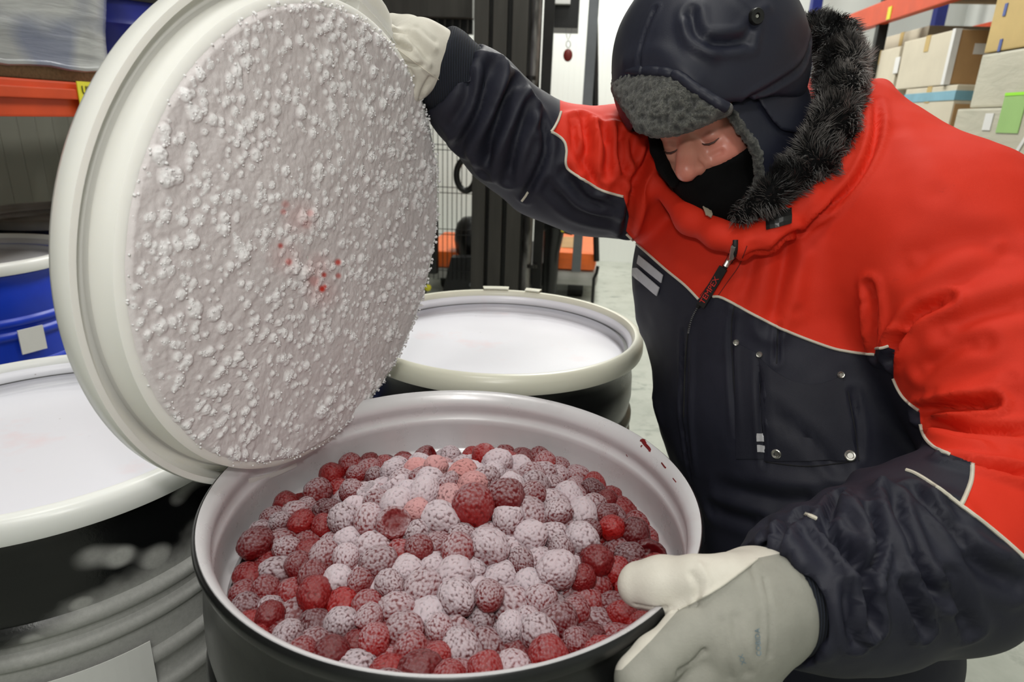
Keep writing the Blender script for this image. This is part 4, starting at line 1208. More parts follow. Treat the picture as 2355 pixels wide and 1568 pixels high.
flush = np.exp(-((qh - v3(.045, -.03, .065)) ** 2).sum(1) / .03 ** 2) + np.exp(-((qh - v3(0, -.034, .11)) ** 2).sum(1) / .02 ** 2)
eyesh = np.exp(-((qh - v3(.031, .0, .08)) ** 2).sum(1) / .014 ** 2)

# joints (pixel, distance, radius in pixels) shared by body and clothes
RARM = [(1540, 405, 1.175, 150), (1440, 398, 1.16, 141), (1350, 396, 1.14, 134), (1262, 372, 1.125, 122), (1172, 315, 1.09, 112), (1085, 225, 1.045, 104), (1022, 158, 1.01, 86)]
LARM = [(2160, 575, .95, 236), (2290, 810, .88, 232), (2385, 1010, .81, 208), (2350, 1130, .775, 190)]
LFORE = [(2350, 1140, .775, 192), (2140, 1275, .735, 204), (1960, 1335, .70, 186), (1860, 1362, .675, 162), (1790, 1385, .655, 128)]
def body_sdf(P):
    d = cone(P, hp(0, -.12, -.05), c3(1870, 420, 1.09), .055, .075)
    d = smin(d, cone(P, c3(1830, 480, 1.14), c3(1775, 660, 1.15), .125, .135), .05)
    d = smin(d, cone(P, c3(1775, 660, 1.15), c3(1860, 1020, 1.14), .135, .13), .05)
    d = smin(d, cone(P, c3(1870, 430, 1.12), c3(1560, 410, 1.17), .07, .065), .05)
    d = smin(d, cone(P, c3(1880, 440, 1.1), c3(2150, 500, .96), .075, .07), .05)
    for ch in (RARM, LARM, LFORE):
        d = smin(d, chain(P, [(x, y, z, r * .42) for x, y, z, r in ch], .02), .02)
    return d
Vb, Qb = sdf_mesh(body_sdf, v3(-.25, -.45, -1.45), v3(.85, .6, -.6), .009)
Vall = np.concatenate([V, Vb]); Qall = np.concatenate([Q, Qb + len(V)])
skin = NT('skin')
sn1 = skin.noise(30, 4, .6); fl = skin.attr('flush'); es = skin.attr('eyeshade')
c0 = skin.mix(sn1, lin(204, 138, 118), lin(218, 156, 136))
c0 = skin.mix(skin.math('MULTIPLY', fl, .55, clamp=True), c0, lin(214, 112, 100))
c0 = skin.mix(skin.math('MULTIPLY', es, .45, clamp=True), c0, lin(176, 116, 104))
skin.set('Base Color', c0).set('Roughness', .36).set('Subsurface Weight', .25).set('Subsurface Scale', .006); skin.b.inputs['Subsurface Radius'].default_value = (1, .35, .2)
skin.bump(skin.noise(500, 3, .7), .25, .0004)
hips = C(1950, 1080, 1.16)
foot = Vector((hips.x, hips.y, 0))
# legs are part of the body too
LEGS = []
for s in (-1, 1):
    hp_ = hips + Vector((.02 * s, .095 * s, -.02)); kn = Vector((hips.x + .03 + .03 * s, hips.y + .12 * s, .47)); an = Vector((hips.x + .02 + .05 * s, hips.y + .14 * s, .10))
    LEGS.append((hp_, kn, an))
def leg_sdf(P, k=1.0, add=0.0):
    d = None
    for a, b, c in LEGS:
        e = cone(P, a, b, .085 * k + add, .058 * k + add); e = smin(e, cone(P, b, c, .056 * k + add, .042 * k + add), .03)
        d = e if d is None else smin(d, e, .03)
    return smin(d, cone(P, hips + Vector((0, -.07, .02)), hips + Vector((0, .07, .02)), .12 * k + add, .12 * k + add), .05)
lo_ = np.array(hips) - v3(.35, .35, 0); lo_[2] = .03; hi_ = np.array(hips) + v3(.35, .35, .2)
Vl, Ql = sdf_mesh(lambda P: leg_sdf(P), lo_, hi_, .012)
Wv = np.concatenate([cam2world(Vall), Vl]); Wq = np.concatenate([Qall, Ql + len(Vall)])
FT = np.array(foot)
pme = np_mesh('person', Wv - FT, Wq)
vattr(pme, 'flush', np.concatenate([flush, np.zeros(len(Vb) + len(Vl))])); vattr(pme, 'eyeshade', np.concatenate([eyesh, np.zeros(len(Vb) + len(Vl))]))
person = add_mesh('person', pme, skin.m); person.location = foot
tag(person, 'person in red and navy padded jacket, fur-collared, black mask, bending over the open drum', 'person')
def pmesh(name, Vc, Q_, mat, parent=person, world_space=False, attrs=None, label=None):
    Wc = (Vc if world_space else cam2world(Vc)) - FT
    me = np_mesh(name, Wc, Q_)
    for k, a in (attrs or {}).items(): vattr(me, k, a)
    o = add_mesh(name, me, mat, parent)
    if label: o['label'] = label
    return o
def pmb(mb, name, mat, parent, smooth=True, label=None):
    o = mb.build(name, mat, parent, smooth, FT)
    if label: o['label'] = label
    return o
W2 = lambda p: CAMM @ Vector(tuple(p))
# eyes: small spheres set under the lids, dark lashes
m_eye = simple('eye_white', (196, 180, 170), .2, var=.03); m_iris = simple('dark_iris', (40, 44, 48), .15)
for s in (-1, 1):
    m = MB(); M = Matrix.Translation(W2(hp(s * .031, -.003, .0672))); m.lathe([(.0112 * math.sin(t), .0112 * math.cos(t)) for t in np.linspace(0, math.pi, 12)], 18, M); e = pmb(m, 'eye', m_eye, person)
    m = MB(); pts = [W2(hp(s * a, b - .0015, c + .0005)) for a, b, c in ((.018, -.004, .0785), (.024, -.0065, .0815), (.031, -.0075, .0822), (.038, -.0065, .0805), (.045, -.003, .0755))]
    m.tube(pts, [.0004, .0013, .0017, .0014, .0004], 6); pmb(m, 'eyelash', simple('lash', (70, 45, 38), .6), person)

# ------------------------------------------------------------------ jacket
def jacket_sdf(P):
    fl = (v3(*c3(1650, 760, 1.0)) - v3(*c3(1980, 760, 1.16)))      # squash front to back
    d = cone(P, c3(1790, 470, 1.17), c3(1736, 630, 1.17), .195, .222, (fl, 1.2))
    d = smin(d, cone(P, c3(1736, 630, 1.17), c3(1808, 930, 1.17), .222, .228, (fl, 1.15)), .05)
    d = smin(d, cone(P, c3(1808, 930, 1.17), c3(1893, 1200, 1.13), .228, .215, (fl, 1.12)), .05)
    d = smin(d, cone(P, c3(1893, 1200, 1.13), c3(1905, 1440, 1.08), .215, .190, (fl, 1.1)), .05)
    d = smin(d, cone(P, c3(1900, 425, 1.10), c3(2110, 565, .965), .165, .150), .05)
    d = smin(d, chain(P, LARM, .05), .035)
    ra = chain(P, RARM, .03)
    d = smin(d, ra, .014)
    fo = chain(P, LFORE, .03)
    d = smin(d, fo, .02)
    # standing collar
    col = [(2020, 215, 1.08, 30), (2008, 250, 1.01, 30), (1985, 320, .965, 32), (1930, 400, .94, 34), (1860, 465, .925, 34), (1785, 525, .925, 34), (1715, 556, .94, 32), (1650, 538, .965, 30), (1590, 505, 1.0, 30), (1530, 430, 1.05, 28)]
    d = smin(d, chain(P, col, .02), .022)
    # free the neck opening
    d = smax(d, -ellips(P, hp(0, -.07, -.03), (.105, .13, .105)), .02)
    # open cuffs
    d = smax(d, -chain(P, [(1004, 142, 1.005, 104), (900, 60, .98, 110)], .01), .008)
    d = smax(d, -chain(P, [(1752, 1396, .643, 140), (1600, 1430, .62, 190)], .01), .008)
    # trim the rounded sleeve ends
    return d
V, Q = sdf_mesh(jacket_sdf, v3(-.2, -.56, -1.5), v3(.98, .62, -.45), .005)
V = laplace(V, Q, 3, .5)
N = laplace(vnormals(V, Q), Q, 6, .5)
N /= np.linalg.norm(N, axis=1)[:, None]
N_raw = vnormals(V, Q)
wV = cam2world(V); bv0 = bvh_of(wV, Q)
Npx = cam2world(N) - cam2world(np.zeros((1, 3)))
disp = np.zeros(len(V))
# folds: (pixel polyline, half width px, depth in mm); negative depth raises a ridge
FOLDS = [
 ([(1060, 135), (1078, 215), (1040, 290)], 12, 5), ([(1128, 160), (1102, 254), (1055, 340)], 11, 9), ([(1150, 150), (1152, 190), (1133, 225)], 9, -5),
 ([(1186, 190), (1152, 268), (1126, 330), (1114, 392)], 11, 10), ([(1215, 250), (1190, 320), (1168, 410)], 11, 7), ([(1236, 262), (1256, 330), (1240, 390), (1206, 452)], 8, 6),
 ([(1100, 130), (1140, 140), (1165, 170)], 9, -5), ([(1195, 200), (1225, 250), (1232, 300)], 14, -6), ([(1075, 330), (1100, 370), (1130, 400)], 10, -4),
 ([(1340, 270), (1352, 330), (1345, 372), (1374, 430)], 9, 8), ([(1318, 275), (1322, 330), (1335, 385)], 8, 5), ([(1383, 300), (1400, 345), (1392, 400)], 9, 7), ([(1428, 300), (1424, 364), (1448, 410)], 8, 7),
 ([(1368, 275), (1375, 330), (1380, 390)], 10, -6), ([(1405, 272), (1412, 340), (1420, 410)], 9, -5), ([(1455, 330), (1462, 380), (1450, 440)], 8, 5),
 ([(1300, 400), (1340, 450), (1400, 480)], 12, 5), ([(1265, 430), (1330, 490), (1420, 510)], 12, 4),
 ([(1515, 310), (1490, 370), (1462, 430), (1441, 530)], 10, 14), ([(1500, 420), (1475, 480), (1450, 535)], 12, -5),
 ([(2002, 655), (2012, 700), (2013, 760), (2012, 818)], 8, 9), ([(1990, 690), (1994, 720), (1994, 780)], 12, -4), ([(1812, 540), (1795, 640), (1772, 750)], 14, 5), ([(1862, 560), (1840, 640), (1830, 720)], 16, -4),
 ([(1735, 575), (1722, 640), (1702, 690)], 12, 3), ([(2062, 795), (2088, 745), (2120, 715), (2180, 690)], 10, 9), ([(2050, 830), (2056, 800), (2062, 780)], 9, 10),
 ([(2112, 946), (2184, 935), (2283, 927)], 9, 14), ([(2125, 965), (2230, 990), (2360, 992)], 9, 8), ([(2184, 1057), (2260, 1075), (2360, 1092)], 9, 12), ([(2150, 905), (2230, 895), (2330, 870)], 14, -5), ([(2140, 1005), (2200, 1025), (2300, 1040)], 14, -7),
 ([(2100, 600), (2200, 560), (2300, 560)], 26, 4), ([(2130, 700), (2220, 640), (2330, 600)], 20, 4), ([(2060, 300), (2120, 360), (2150, 450)], 30, -3), ([(2180, 760), (2260, 720), (2350, 700)], 18, 4), ([(2120, 850), (2200, 800), (2260, 790)], 14, 4),
 ([(1761, 1240), (1794, 1319), (1830, 1423), (1844, 1505)], 9, 8), ([(1800, 1215), (1850, 1300), (1880, 1400), (1890, 1500)], 14, -7),
 ([(1895, 1215), (1958, 1290), (1989, 1360), (2005, 1440)], 10, 15), ([(1993, 1180), (2010, 1240), (2009, 1278), (1990, 1330)], 9, 12), ([(1945, 1160), (1975, 1230), (2000, 1300)], 14, -9),
 ([(2046, 1150), (2084, 1249), (2125, 1340), (2167, 1370)], 11, 12), ([(2076, 1345), (2100, 1395), (2125, 1450)], 10, 9), ([(2020, 1120), (2060, 1200), (2090, 1290)], 14, -7), ([(1950, 1350), (1955, 1420), (1970, 1480)], 10, 7),
 ([(1798, 1248), (1815, 1215), (1850, 1185)], 8, 9), ([(1906, 1207), (1912, 1170), (1930, 1140)], 8, 9), ([(2180, 1180), (2240, 1290), (2330, 1340)], 16, 6), ([(2140, 1150), (2220, 1240), (2330, 1290)], 14, -5), ([(2100, 1130), (2150, 1190), (2200, 1240)], 10, 6),
 ([(2180, 1330), (2210, 1400), (2230, 1450)], 14, 6),
 ([(1660, 1120), (1800, 1150), (1900, 1140)], 16, 4), ([(1640, 1170), (1760, 1205), (1850, 1190)], 14, 4), ([(1700, 1080), (1850, 1110), (2000, 1090)], 18, -4),
 ([(1690, 700), (1680, 800), (1692, 1000)], 5, 2.5), ([(1572, 760), (1568, 960), (1590, 1100)], 4, 3), ([(1592, 770), (1590, 960), (1600, 1090)], 6, -2.5),
 ([(1790, 750), (1788, 790), (1786, 830)], 5, 3), ([(1745, 850), (1752, 1000), (1758, 1065)], 5, 3), ([(1760, 940), (1860, 1010), (1930, 1080)], 12, 4), ([(1960, 900), (1975, 980), (1975, 1050)], 6, 3),
 ([(2015, 230), (2012, 320), (1965, 420), (1880, 500), (1790, 560), (1720, 590)], 7, 7), ([(1470, 640), (1478, 800), (1520, 960)], 22, -3),
]
for pl, w, dep in FOLDS:
    runs = on_surface(bv0, pl, 8.0, jump=.3)
    for r_ in runs:
        pts = np.array([tuple(p) for p in r_]); dd = float(np.linalg.norm(pts.mean(0) - np.array(CAM_P)))
        wid = w / F_PX * dd
        lo2 = pts.min(0) - wid * 4; hi2 = pts.max(0) + wid * 4
        sel = np.where(((wV > lo2) & (wV < hi2)).all(1))[0]
        # taper towards the ends
        X_ = wV[sel]; ds = seg_dist(X_, list(pts))
        L_ = np.linalg.norm(pts[-1] - pts[0]) + 1e-6
        e0 = np.linalg.norm(X_ - pts[0], axis=1); e1 = np.linalg.norm(X_ - pts[-1], axis=1)
        tp = np.clip(np.minimum(e0, e1) / (.22 * L_) + .25, 0, 1)
        a = dep * .001 * 1.75 * tp
        if dep > 0: disp[sel] += -a * np.exp(-(ds / wid) ** 2) + .42 * a * np.exp(-((ds - 2.1 * wid) / (1.1 * wid)) ** 2)
        else: disp[sel] += -a * np.exp(-(ds / (wid * 1.3)) ** 2)
soft = .0028 * vnoise(wV, 7) + .0016 * vnoise(wV + 3, 17) + .0007 * vnoise(wV + 8, 45)
V = V + N * (disp + soft)[:, None]
wV = cam2world(V); bvj = bvh_of(wV, Q)
jx, jy = to_px(wV)
RED = [(1288, 255), (1286, 264), (1268, 303), (1295, 322), (1303, 345), (1303, 382), (1330, 405), (1355, 423), (1380, 436), (1434, 452), (1447, 495), (1440, 532), (1470, 565), (1530, 618), (1575, 655), (1607, 686), (1640, 682), (1662, 685), (1692, 700), (1720, 716), (1760, 738), (1800, 757), (1850, 778), (1900, 796), (1950, 808), (2012, 815),
       (2014, 800), (2040, 797), (2060, 790), (2055, 830), (2055, 870), (2066, 895), (2082, 918), (2115, 945), (2117, 975), (2128, 1005), (2150, 1030), (2200, 1050), (2237, 1062), (2236, 1085), (2226, 1125), (2210, 1162), (2250, 1193), (2300, 1235), (2355, 1285), (2900, 1700), (2900, -900), (1288, -900)]
redd = -poly_sd(jx, jy, RED)
jm = NT('red_and_navy_workwear')
rv = jm.rng_(jm.attr('red'), -.8, .8)
wv_ = jm.noise(900, 2, .6); big_ = jm.noise(6, 4, .6)
redc_ = jm.mix(big_, lin(204, 38, 16), lin(226, 52, 24)); nav = jm.mix(big_, lin(24, 25, 36), lin(37, 38, 52))
dirt = jm.math('MULTIPLY', jm.rng_(jm.noise(14, 5, .7), .68, .78), .35)
jc = jm.mix(rv, nav, jm.mix(dirt, redc_, lin(110, 34, 24)))
jm.set('Base Color', jc).set('Roughness', jm.mix(rv, (.62,) * 3, (.72,) * 3)).set('Specular IOR Level', .35)
jm.bump(wv_, .3, .0006)
jacket = pmesh('jacket', V, Q, jm.m, attrs={'red': redd}, label='padded jacket, red above and navy below')

# piping along the seams
m_pipe = simple('off_white_piping', (205, 200, 184), .6, var=.08)
PIPES = [[(1290, 258), (1282, 280), (1268, 303)], [(1268, 303), (1295, 322), (1303, 345), (1303, 382), (1330, 405), (1380, 436), (1434, 452)], [(1200, 462), (1206, 455), (1215, 442)],
         [(1440, 538), (1470, 565), (1530, 618), (1575, 655), (1607, 688)], [(1640, 682), (1662, 685), (1720, 716), (1800, 757), (1900, 796), (1950, 808), (2011, 815)], [(2014, 801), (2030, 799), (2042, 795)],
         [(2055, 870), (2066, 895), (2082, 918), (2113, 944)], [(2117, 975), (2128, 1005), (2150, 1030), (2185, 1045)], [(2237, 1064), (2232, 1110), (2210, 1162)], [(2085, 1082), (2110, 1092), (2160, 1125), (2210, 1162), (2290, 1225), (2355, 1283)], [(1850, 1180), (1862, 1186), (1876, 1192)]]
for pl in PIPES:
    for r_ in on_surface(bvj, pl, 5.0, lift=.0008):
        m = MB(); m.tube(r_, .0021, 7); pmb(m, 'piping', m_pipe, jacket)
m_seam = simple('dark_stitching', (20, 20, 26), .8)
for pl in ([(1690, 700), (1682, 760), (1690, 900), (1700, 1030)], [(1745, 850), (1752, 1000), (1760, 1062)], [(1762, 1062), (1860, 1072), (1965, 1060)], [(1950, 900), (1968, 1000), (1975, 1060)], [(1790, 752), (1787, 800), (1786, 836)]):
    for r_ in on_surface(bvj, pl, 7.0, lift=.0002):
        m = MB(); m.tube(r_, .0011, 5); pmb(m, 'seam', m_seam, jacket)
for pl in ([(1685, 560), (1668, 600), (1640, 640), (1610, 680)], [(1718, 565), (1700, 610), (1672, 650), (1650, 682)]):
    for r_ in on_surface(bvj, pl, 7.0, lift=-.0002):
        m = MB(); m.tube(r_, .0009, 5); pmb(m, 'seam', simple('red_stitching', (110, 18, 12), .8), jacket)
# breast pocket: a raised patch with a dipping top edge
m_navy = NT('navy_pocket_cloth'); nvb = m_navy.noise(6, 4, .6); m_navy.set('Base Color', m_navy.mix(nvb, lin(24, 25, 35), lin(36, 37, 50))).set('Roughness', .62).set('Specular IOR Level', .35); m_navy.bump(m_navy.noise(900, 2), .3, .0006)
def poly_patch(bvh, rows, lift, thick):
    """rows: list of (left px, right px) pairs from top to bottom"""
    nu = 14; front = []; back = []; nv = len(rows) - 1; last = None
    for a, b in rows:
        for i in range(nu + 1):
            t = i / nu; q = np.array(a[:2]) * (1 - t) + np.array(b[:2]) * t
            if len(a) > 2: q = q + np.array((0, a[2])) * (4 * t * (1 - t))
            p, n = cast(bvh, q[0], q[1]); 
            if p is None: p, n = last
            last = (p, n); front.append(p + n * (lift + thick)); back.append(p + n * (lift - .001))
    W = nu + 1; K = len(front); fs = []
    for j in range(nv):
        for i in range(nu):
            a = j * W + i; fs.append((a, a + 1, a + W + 1, a + W)); fs.append((K + a, K + a + W, K + a + W + 1, K + a + 1))
    rim_ = [i for i in range(nu)] + [j * W + nu for j in range(nv)] + [nv * W + i for i in range(nu, 0, -1)] + [j * W for j in range(nv, 0, -1)]
    for a, b in zip(rim_, rim_[1:] + rim_[:1]): fs.append((a, K + a, K + b, b))
    return MB().add(front + back, fs)
rows = []
for k in range(9):
    t = k / 8; l = (1745 + 14 * t, 820 + 240 * t); r__ = (1936 + 32 * t, 862 + 196 * t); rows.append(((l[0], l[1], 40 * (1 - t) ** 2), (r__[0], r__[1])))
pk_ = pmb(poly_patch(bvj, rows, .0004, .0016), 'breast_pocket', m_navy.m, jacket)
rows = [((1690 + 4 * t / 6, 785 + 45 * t), (1745 + 2 * t, 815 + 40 * t)) for t in range(7)]
pmb(poly_patch(bvj, rows, .0003, .0012), 'pen_pocket', m_navy.m, jacket)
m_snap = NT('metal_snap'); m_snap.set('Base Color', lin(190, 188, 182)).set('Metallic', .9).set('Roughness', .3)
def snap(px, py, r, par=jacket):
    p, n = cast(bvj, px, py)
    if p is None: return
    rot = n.to_track_quat('Z', 'Y').to_matrix().to_4x4()
    m = MB().lathe([(0, .0012), (r * .5, .0012), (r * .62, .0026), (r * .85, .003), (r, .0022), (r * 1.05, .0006), (r * 1.05, -.001), (0, -.001)], 20, Matrix.Translation(p + n * .0014) @ rot)
    pmb(m, 'snap_button', m_snap.m, par)
for x_, y_, r_ in ((1693, 787, .0046), (1747, 815, .0046), (1933, 862, .005), (1786, 1043, .0072), (1955, 1048, .0078)): snap(x_, y_, r_)
m_refl = simple('silver_reflective_tape', (196, 196, 200), .35, .2, var=.08, vscale=30)
for a, b, c_, d_ in (((1454, 572), (1527, 632), (1523, 650), (1450, 592)), ((1451, 602), (1519, 661), (1513, 680), (1449, 626)), ((1741, 996), (1756, 996), (1757, 1014), (1742, 1014)), ((1743, 1022), (1758, 1024), (1759, 1040), (1744, 1038))):
    pmb(patch(bvj, (a, b, c_, d_), 8, 3, .0026, .001), 'reflective_strip', m_refl, jacket, False)
pmb(patch(bvj, ((1762, 497), (1820, 480), (1818, 513), (1764, 529)), 6, 4, .0012, .002), 'collar_patch', m_blackplastic, jacket, False, 'black fastening patch on the collar')
pmb(patch(bvj, ((1612, 480), (1642, 489), (1637, 506), (1624, 500)), 6, 3, .005, .001), 'size_tag', simple('beige_tag', (170, 160, 140), .7), jacket, False)
# zip with slider and tab
m_zip = simple('black_zip_tape', (14, 14, 15), .6); m_zteeth = simple('grey_zip_teeth', (96, 96, 98), .35)
zl = [(1692, 552), (1690, 585), (1670, 612), (1648, 640), (1622, 678), (1605, 706), (1590, 735), (1582, 765), (1576, 840), (1572, 960)]
for r_ in on_surface(bvj, zl[:6], 5, lift=.0006): m = MB(); m.tube(r_, .0040, 8); z_ = pmb(m, 'zip', m_zip, jacket)
for r_ in on_surface(bvj, zl[5:], 5, lift=-.0004): m = MB(); m.tube(r_, .0016, 8); pmb(m, 'zip', m_zip, jacket)
tt = []
for r_ in on_surface(bvj, [(1655, 622), (1632, 655), (1608, 700), (1592, 732), (1584, 765)], 4.2, lift=.004 if False else .0012):
    m = MB()
    for i, p in enumerate(r_):
        m.box(p, (.0022, .0022, .0016))
    tz = pmb(m, 'zip_teeth', m_zteeth, jacket, False); tz['kind'] = 'stuff'
sl_ = [cast(bvj, x, y) for x, y in ((1692, 566), (1689, 588), (1682, 598), (1672, 612))]
sl_ = [p + n * .005 for p, n in sl_]
m = MB(); m.tube(sl_[:2], [.0034, .0040], 8); slider = pmb(m, 'zip_slider', m_snap.m, jacket)
m = MB(); m.tube(sl_[1:], [.003, .0042, .0046], 8); pmb(m, 'puller', m_snap.m, slider)
a_, n_a = cast(bvj, 1669, 616); b_, n_b = cast(bvj, 1617, 704); a_ = a_ + n_a * .008; b_ = b_ + n_a * .009
xd = (a_ - b_).normalized(); yd = n_a.cross(xd).normalized(); zd = xd.cross(yd)
m = MB().box((a_ + b_) / 2, ((a_ - b_).length, .0145, .0022), Matrix((xd, yd, zd)).transposed(), .0008); tabo = pmb(m, 'pull_tab', m_blackplastic, slider, False, 'black rubber pull tab with red letters')
me = text_mesh('TEMPEX', .0125, simple('red_letters', (200, 40, 30), .5), 'lettering')
me.transform(Matrix.Diagonal((1.05, 1, 1, 1)))
sgn = 1 if zd.dot(n_a) > 0 else -1
lt = bpy.data.objects.new('lettering', me); link(lt); lt.parent = tabo
x_ = xd; z_ = zd * sgn; y_ = z_.cross(x_)
lt.matrix_basis = Matrix.Translation((a_ + b_) / 2 + z_ * .0013 - xd * .006 - Vector(FT)) @ Matrix((x_, y_, z_)).transposed().to_4x4()

# knitted cuffs
m_knit = NT('navy_rib_knit'); kw = m_knit.n('ShaderNodeTexWave'); kw.inputs['Scale'].default_value = 90; kw.inputs['Distortion'].default_value = 1; m_knit.l(m_knit.coord(), kw.inputs['Vector'])
m_knit.set('Base Color', m_knit.mix(kw.outputs[1], lin(12, 16, 26), lin(24, 30, 44))).set('Roughness', .9); m_knit.bump(kw.outputs[1], .6, .002)
def cuff_sdf_r(P): 
    d = chain(P, [(1060, 195, 1.03, 92), (1012, 150, 1.008, 90), (1000, 140, 1.0, 84)], .004)
    d = smax(d, -chain(P, [(1070, 203, 1.03, 60), (960, 104, .98, 66)], .004), .008)
    q_ = (P - v3(*c3(998, 138, .998))) @ ((v3(*c3(1085, 225, 1.04)) - v3(*c3(998, 138, .998))) / np.linalg.norm(v3(*c3(1085, 225, 1.04)) - v3(*c3(998, 138, .998))))
    return smax(d, -q_ - .012, .008)
Vc, Qc = sdf_mesh(cuff_sdf_r, v3(*c3(1030, 165, 1.01)) - .12, v3(*c3(1030, 165, 1.01)) + .12, .0028)
pmesh('knitted_cuff', Vc, Qc, m_knit.m)
def cuff_sdf_l(P):
    a = v3(*c3(1752, 1396, .643)); ax = v3(*c3(1860, 1362, .675)) - a; ax /= np.linalg.norm(ax); q_ = (P - a) @ ax
    d = chain(P, [(1810, 1378, .66, 124), (1750, 1396, .643, 124)], .004)
    d = smax(d, -chain(P, [(1820, 1375, .663, 100), (1700, 1410, .63, 104)], .004), .008)
    return smax(d, -q_ - .012, .008)
Vc, Qc = sdf_mesh(cuff_sdf_l, v3(*c3(1780, 1390, .65)) - .1, v3(*c3(1780, 1390, .65)) + .1, .0028)
pmesh('knitted_cuff', Vc, Qc, m_knit.m)

# trousers and boots
m_trou = simple('black_navy_trousers', (17, 18, 25), .7, var=.15, vscale=6, bump=.2, bscale=500)
lo_[2] = .1
Vt, Qt = sdf_mesh(lambda P: smax(leg_sdf(P, 1.15, .022), -(P[:, 2] - .12), .01) + .003 * vnoise(P, 14), lo_ - .05, hi_, .008)
pmesh('trousers', Vt, Qt, m_trou, world_space=True)
for a, b, c in LEGS:
    f_ = Vector((-.85, -.5, 0)).normalized()
    def boot(P, c=c):
        d = cone(P, (c.x, c.y, .2), (c.x, c.y, .06), .058, .052)
        t = Vector((c.x, c.y, 0)) + f_ * .17
        d = smin(d, cone(P, (c.x, c.y, .05), (t.x, t.y, .042), .048, .044), .03)
        return smax(d, -(P[:, 2] - .002), .006)
    cc_ = v3(c.x + f_.x * .08, c.y + f_.y * .08, .12)
    Vt, Qt = sdf_mesh(boot, cc_ - v3(.2, .2, .14), cc_ + v3(.2, .2, .16), .007)
    pmesh('boot', Vt, Qt, m_blackplastic, world_space=True)
# ------------------------------------------------------------------ hat, mask, fur
m_hat = NT('navy_hat_cloth'); hb = m_hat.noise(7, 4, .6)
m_hat.set('Base Color', m_hat.mix(hb, lin(25, 27, 40), lin(38, 40, 56))).set('Roughness', .5).set('Specular IOR Level', .4); m_hat.bump(m_hat.noise(700, 2), .2, .0005)
CR_C = hp(.002, .075, -.034); CR_R = (.138, .160, .170)
def crown_sdf(P):
    d = ellips(P, CR_C, CR_R, HM)
    d = smax(d, -ellips(P, CR_C, (CR_R[0] - .012, CR_R[1] - .012, CR_R[2] - .012), HM), .004)
    q = (P - HC) @ HM
    cut = -(q[:, 1] - .012 - .30 * q[:, 2])
    return smax(d, cut, .006)
Vh, Qh = sdf_mesh(crown_sdf, CR_C - .2, CR_C + .2, .0042)
Vh = laplace(Vh, Qh, 2, .5); Nh = vnormals(Vh, Qh); wh_ = cam2world(Vh); bvc = bvh_of(wh_, Qh)
dsp = .004 * vnoise(Vh, 9) + .002 * vnoise(Vh + 4, 22)
for pl, w, dep in (([(1505, 20), (1480, 80), (1470, 150)], 5, 3), ([(1590, 30), (1600, 75), (1640, 100), (1720, 95)], 10, 6), ([(1575, 55), (1590, 95), (1640, 125)], 14, -5), ([(1730, 60), (1700, 90), (1640, 95)], 9, 4), ([(1690, 0), (1730, 30), (1760, 20)], 12, -3), ([(1440, 140), (1520, 120), (1600, 190)], 18, -3), ([(1862, 60), (1850, 140), (1780, 200), (1690, 240), (1600, 245)], 6, 4)):
    for r_ in on_surface(bvc, pl, 8, jump=.3):
        pts = np.array([tuple(p) for p in r_]); wid = w / F_PX; ds = seg_dist(wh_, list(pts))
        dsp += (-.001 * dep * np.exp(-(ds / wid) ** 2) + (.4 * .001 * dep * np.exp(-((ds - 2.1 * wid) / wid) ** 2) if dep > 0 else 0))
Vh = Vh + Nh * dsp[:, None]
hat = pmesh('hat', Vh, Qh, m_hat.m, label='navy padded trapper hat')
bvh_hat = bvh_of(cam2world(Vh), Qh)
# snap button on the crown
p, n = cast(bvh_hat, 1738, 38)
if p is not None:
    rot = n.to_track_quat('Z', 'Y').to_matrix().to_4x4()
    m = MB().lathe([(0, .001), (.003, .001), (.004, .0035), (.0095, .004), (.0105, .0025), (.0105, -.002), (0, -.002)], 24, Matrix.Translation(p + n * .001) @ rot); pmb(m, 'snap_button', m_blackplastic, hat)
    m = MB().lathe([(0, .0028), (.0022, .0024), (.003, .001), (0, .001)], 12, Matrix.Translation(p + n * .001) @ rot); pmb(m, 'button_stud', m_snap.m, hat)
# ear flap on the near side and on the far side
FL_C = hp(0, -.035, -.035); FL_R = (.121, .175, .150)
FLAP = [(1676, 246), (1700, 205), (1760, 170), (1820, 130), (1868, 70), (1888, 40), (1915, 40), (1925, 150), (1905, 240), (1858, 330), (1805, 420), (1755, 500), (1700, 524), (1682, 508), (1712, 478), (1742, 410), (1734, 350), (1700, 300), (1676, 266)]
def flap_sdf(P):
    e = ellips(P, FL_C, FL_R, HM)
    d = np.maximum(e, -e - .016)
    q = (P - HC) @ HM
    d = smax(d, prism_sd(P, FLAP), .006)
    return smax(d, -q[:, 0] + .0, .004)
Vf, Qf_ = sdf_mesh(flap_sdf, HC - .26, HC + .24, .0036); Vf = laplace(Vf, Qf_, 2, .5)
Vf = Vf + vnormals(Vf, Qf_) * (.0025 * vnoise(Vf, 16))[:, None]
flap = pmesh('ear_flap', Vf, Qf_, m_hat.m, hat)
def flap2_sdf(P):
    q = (P - HC) @ HM; e = ellips(P, FL_C, (.098, .155, .125), HM); d = np.maximum(e, -e - .016)
    k = np.maximum(q[:, 2] - .035 - .25 * (q[:, 1] + .03), -(q[:, 1] + .045)); k = np.maximum(k, q[:, 1] - .0)
    return smax(smax(d, k, .006), q[:, 0] + .02, .004)
Vf2, Qf2 = sdf_mesh(flap2_sdf, HC - .26, HC + .24, .005); pmesh('ear_flap', laplace(Vf2, Qf2, 2), Qf2, m_hat.m, hat)
bvf = bvh_of(cam2world(Vf), Qf_)
STR = [(1736, 222), (1790, 196), (1848, 142), (1866, 160), (1874, 215), (1868, 270), (1836, 308), (1800, 303), (1776, 280), (1756, 250)]
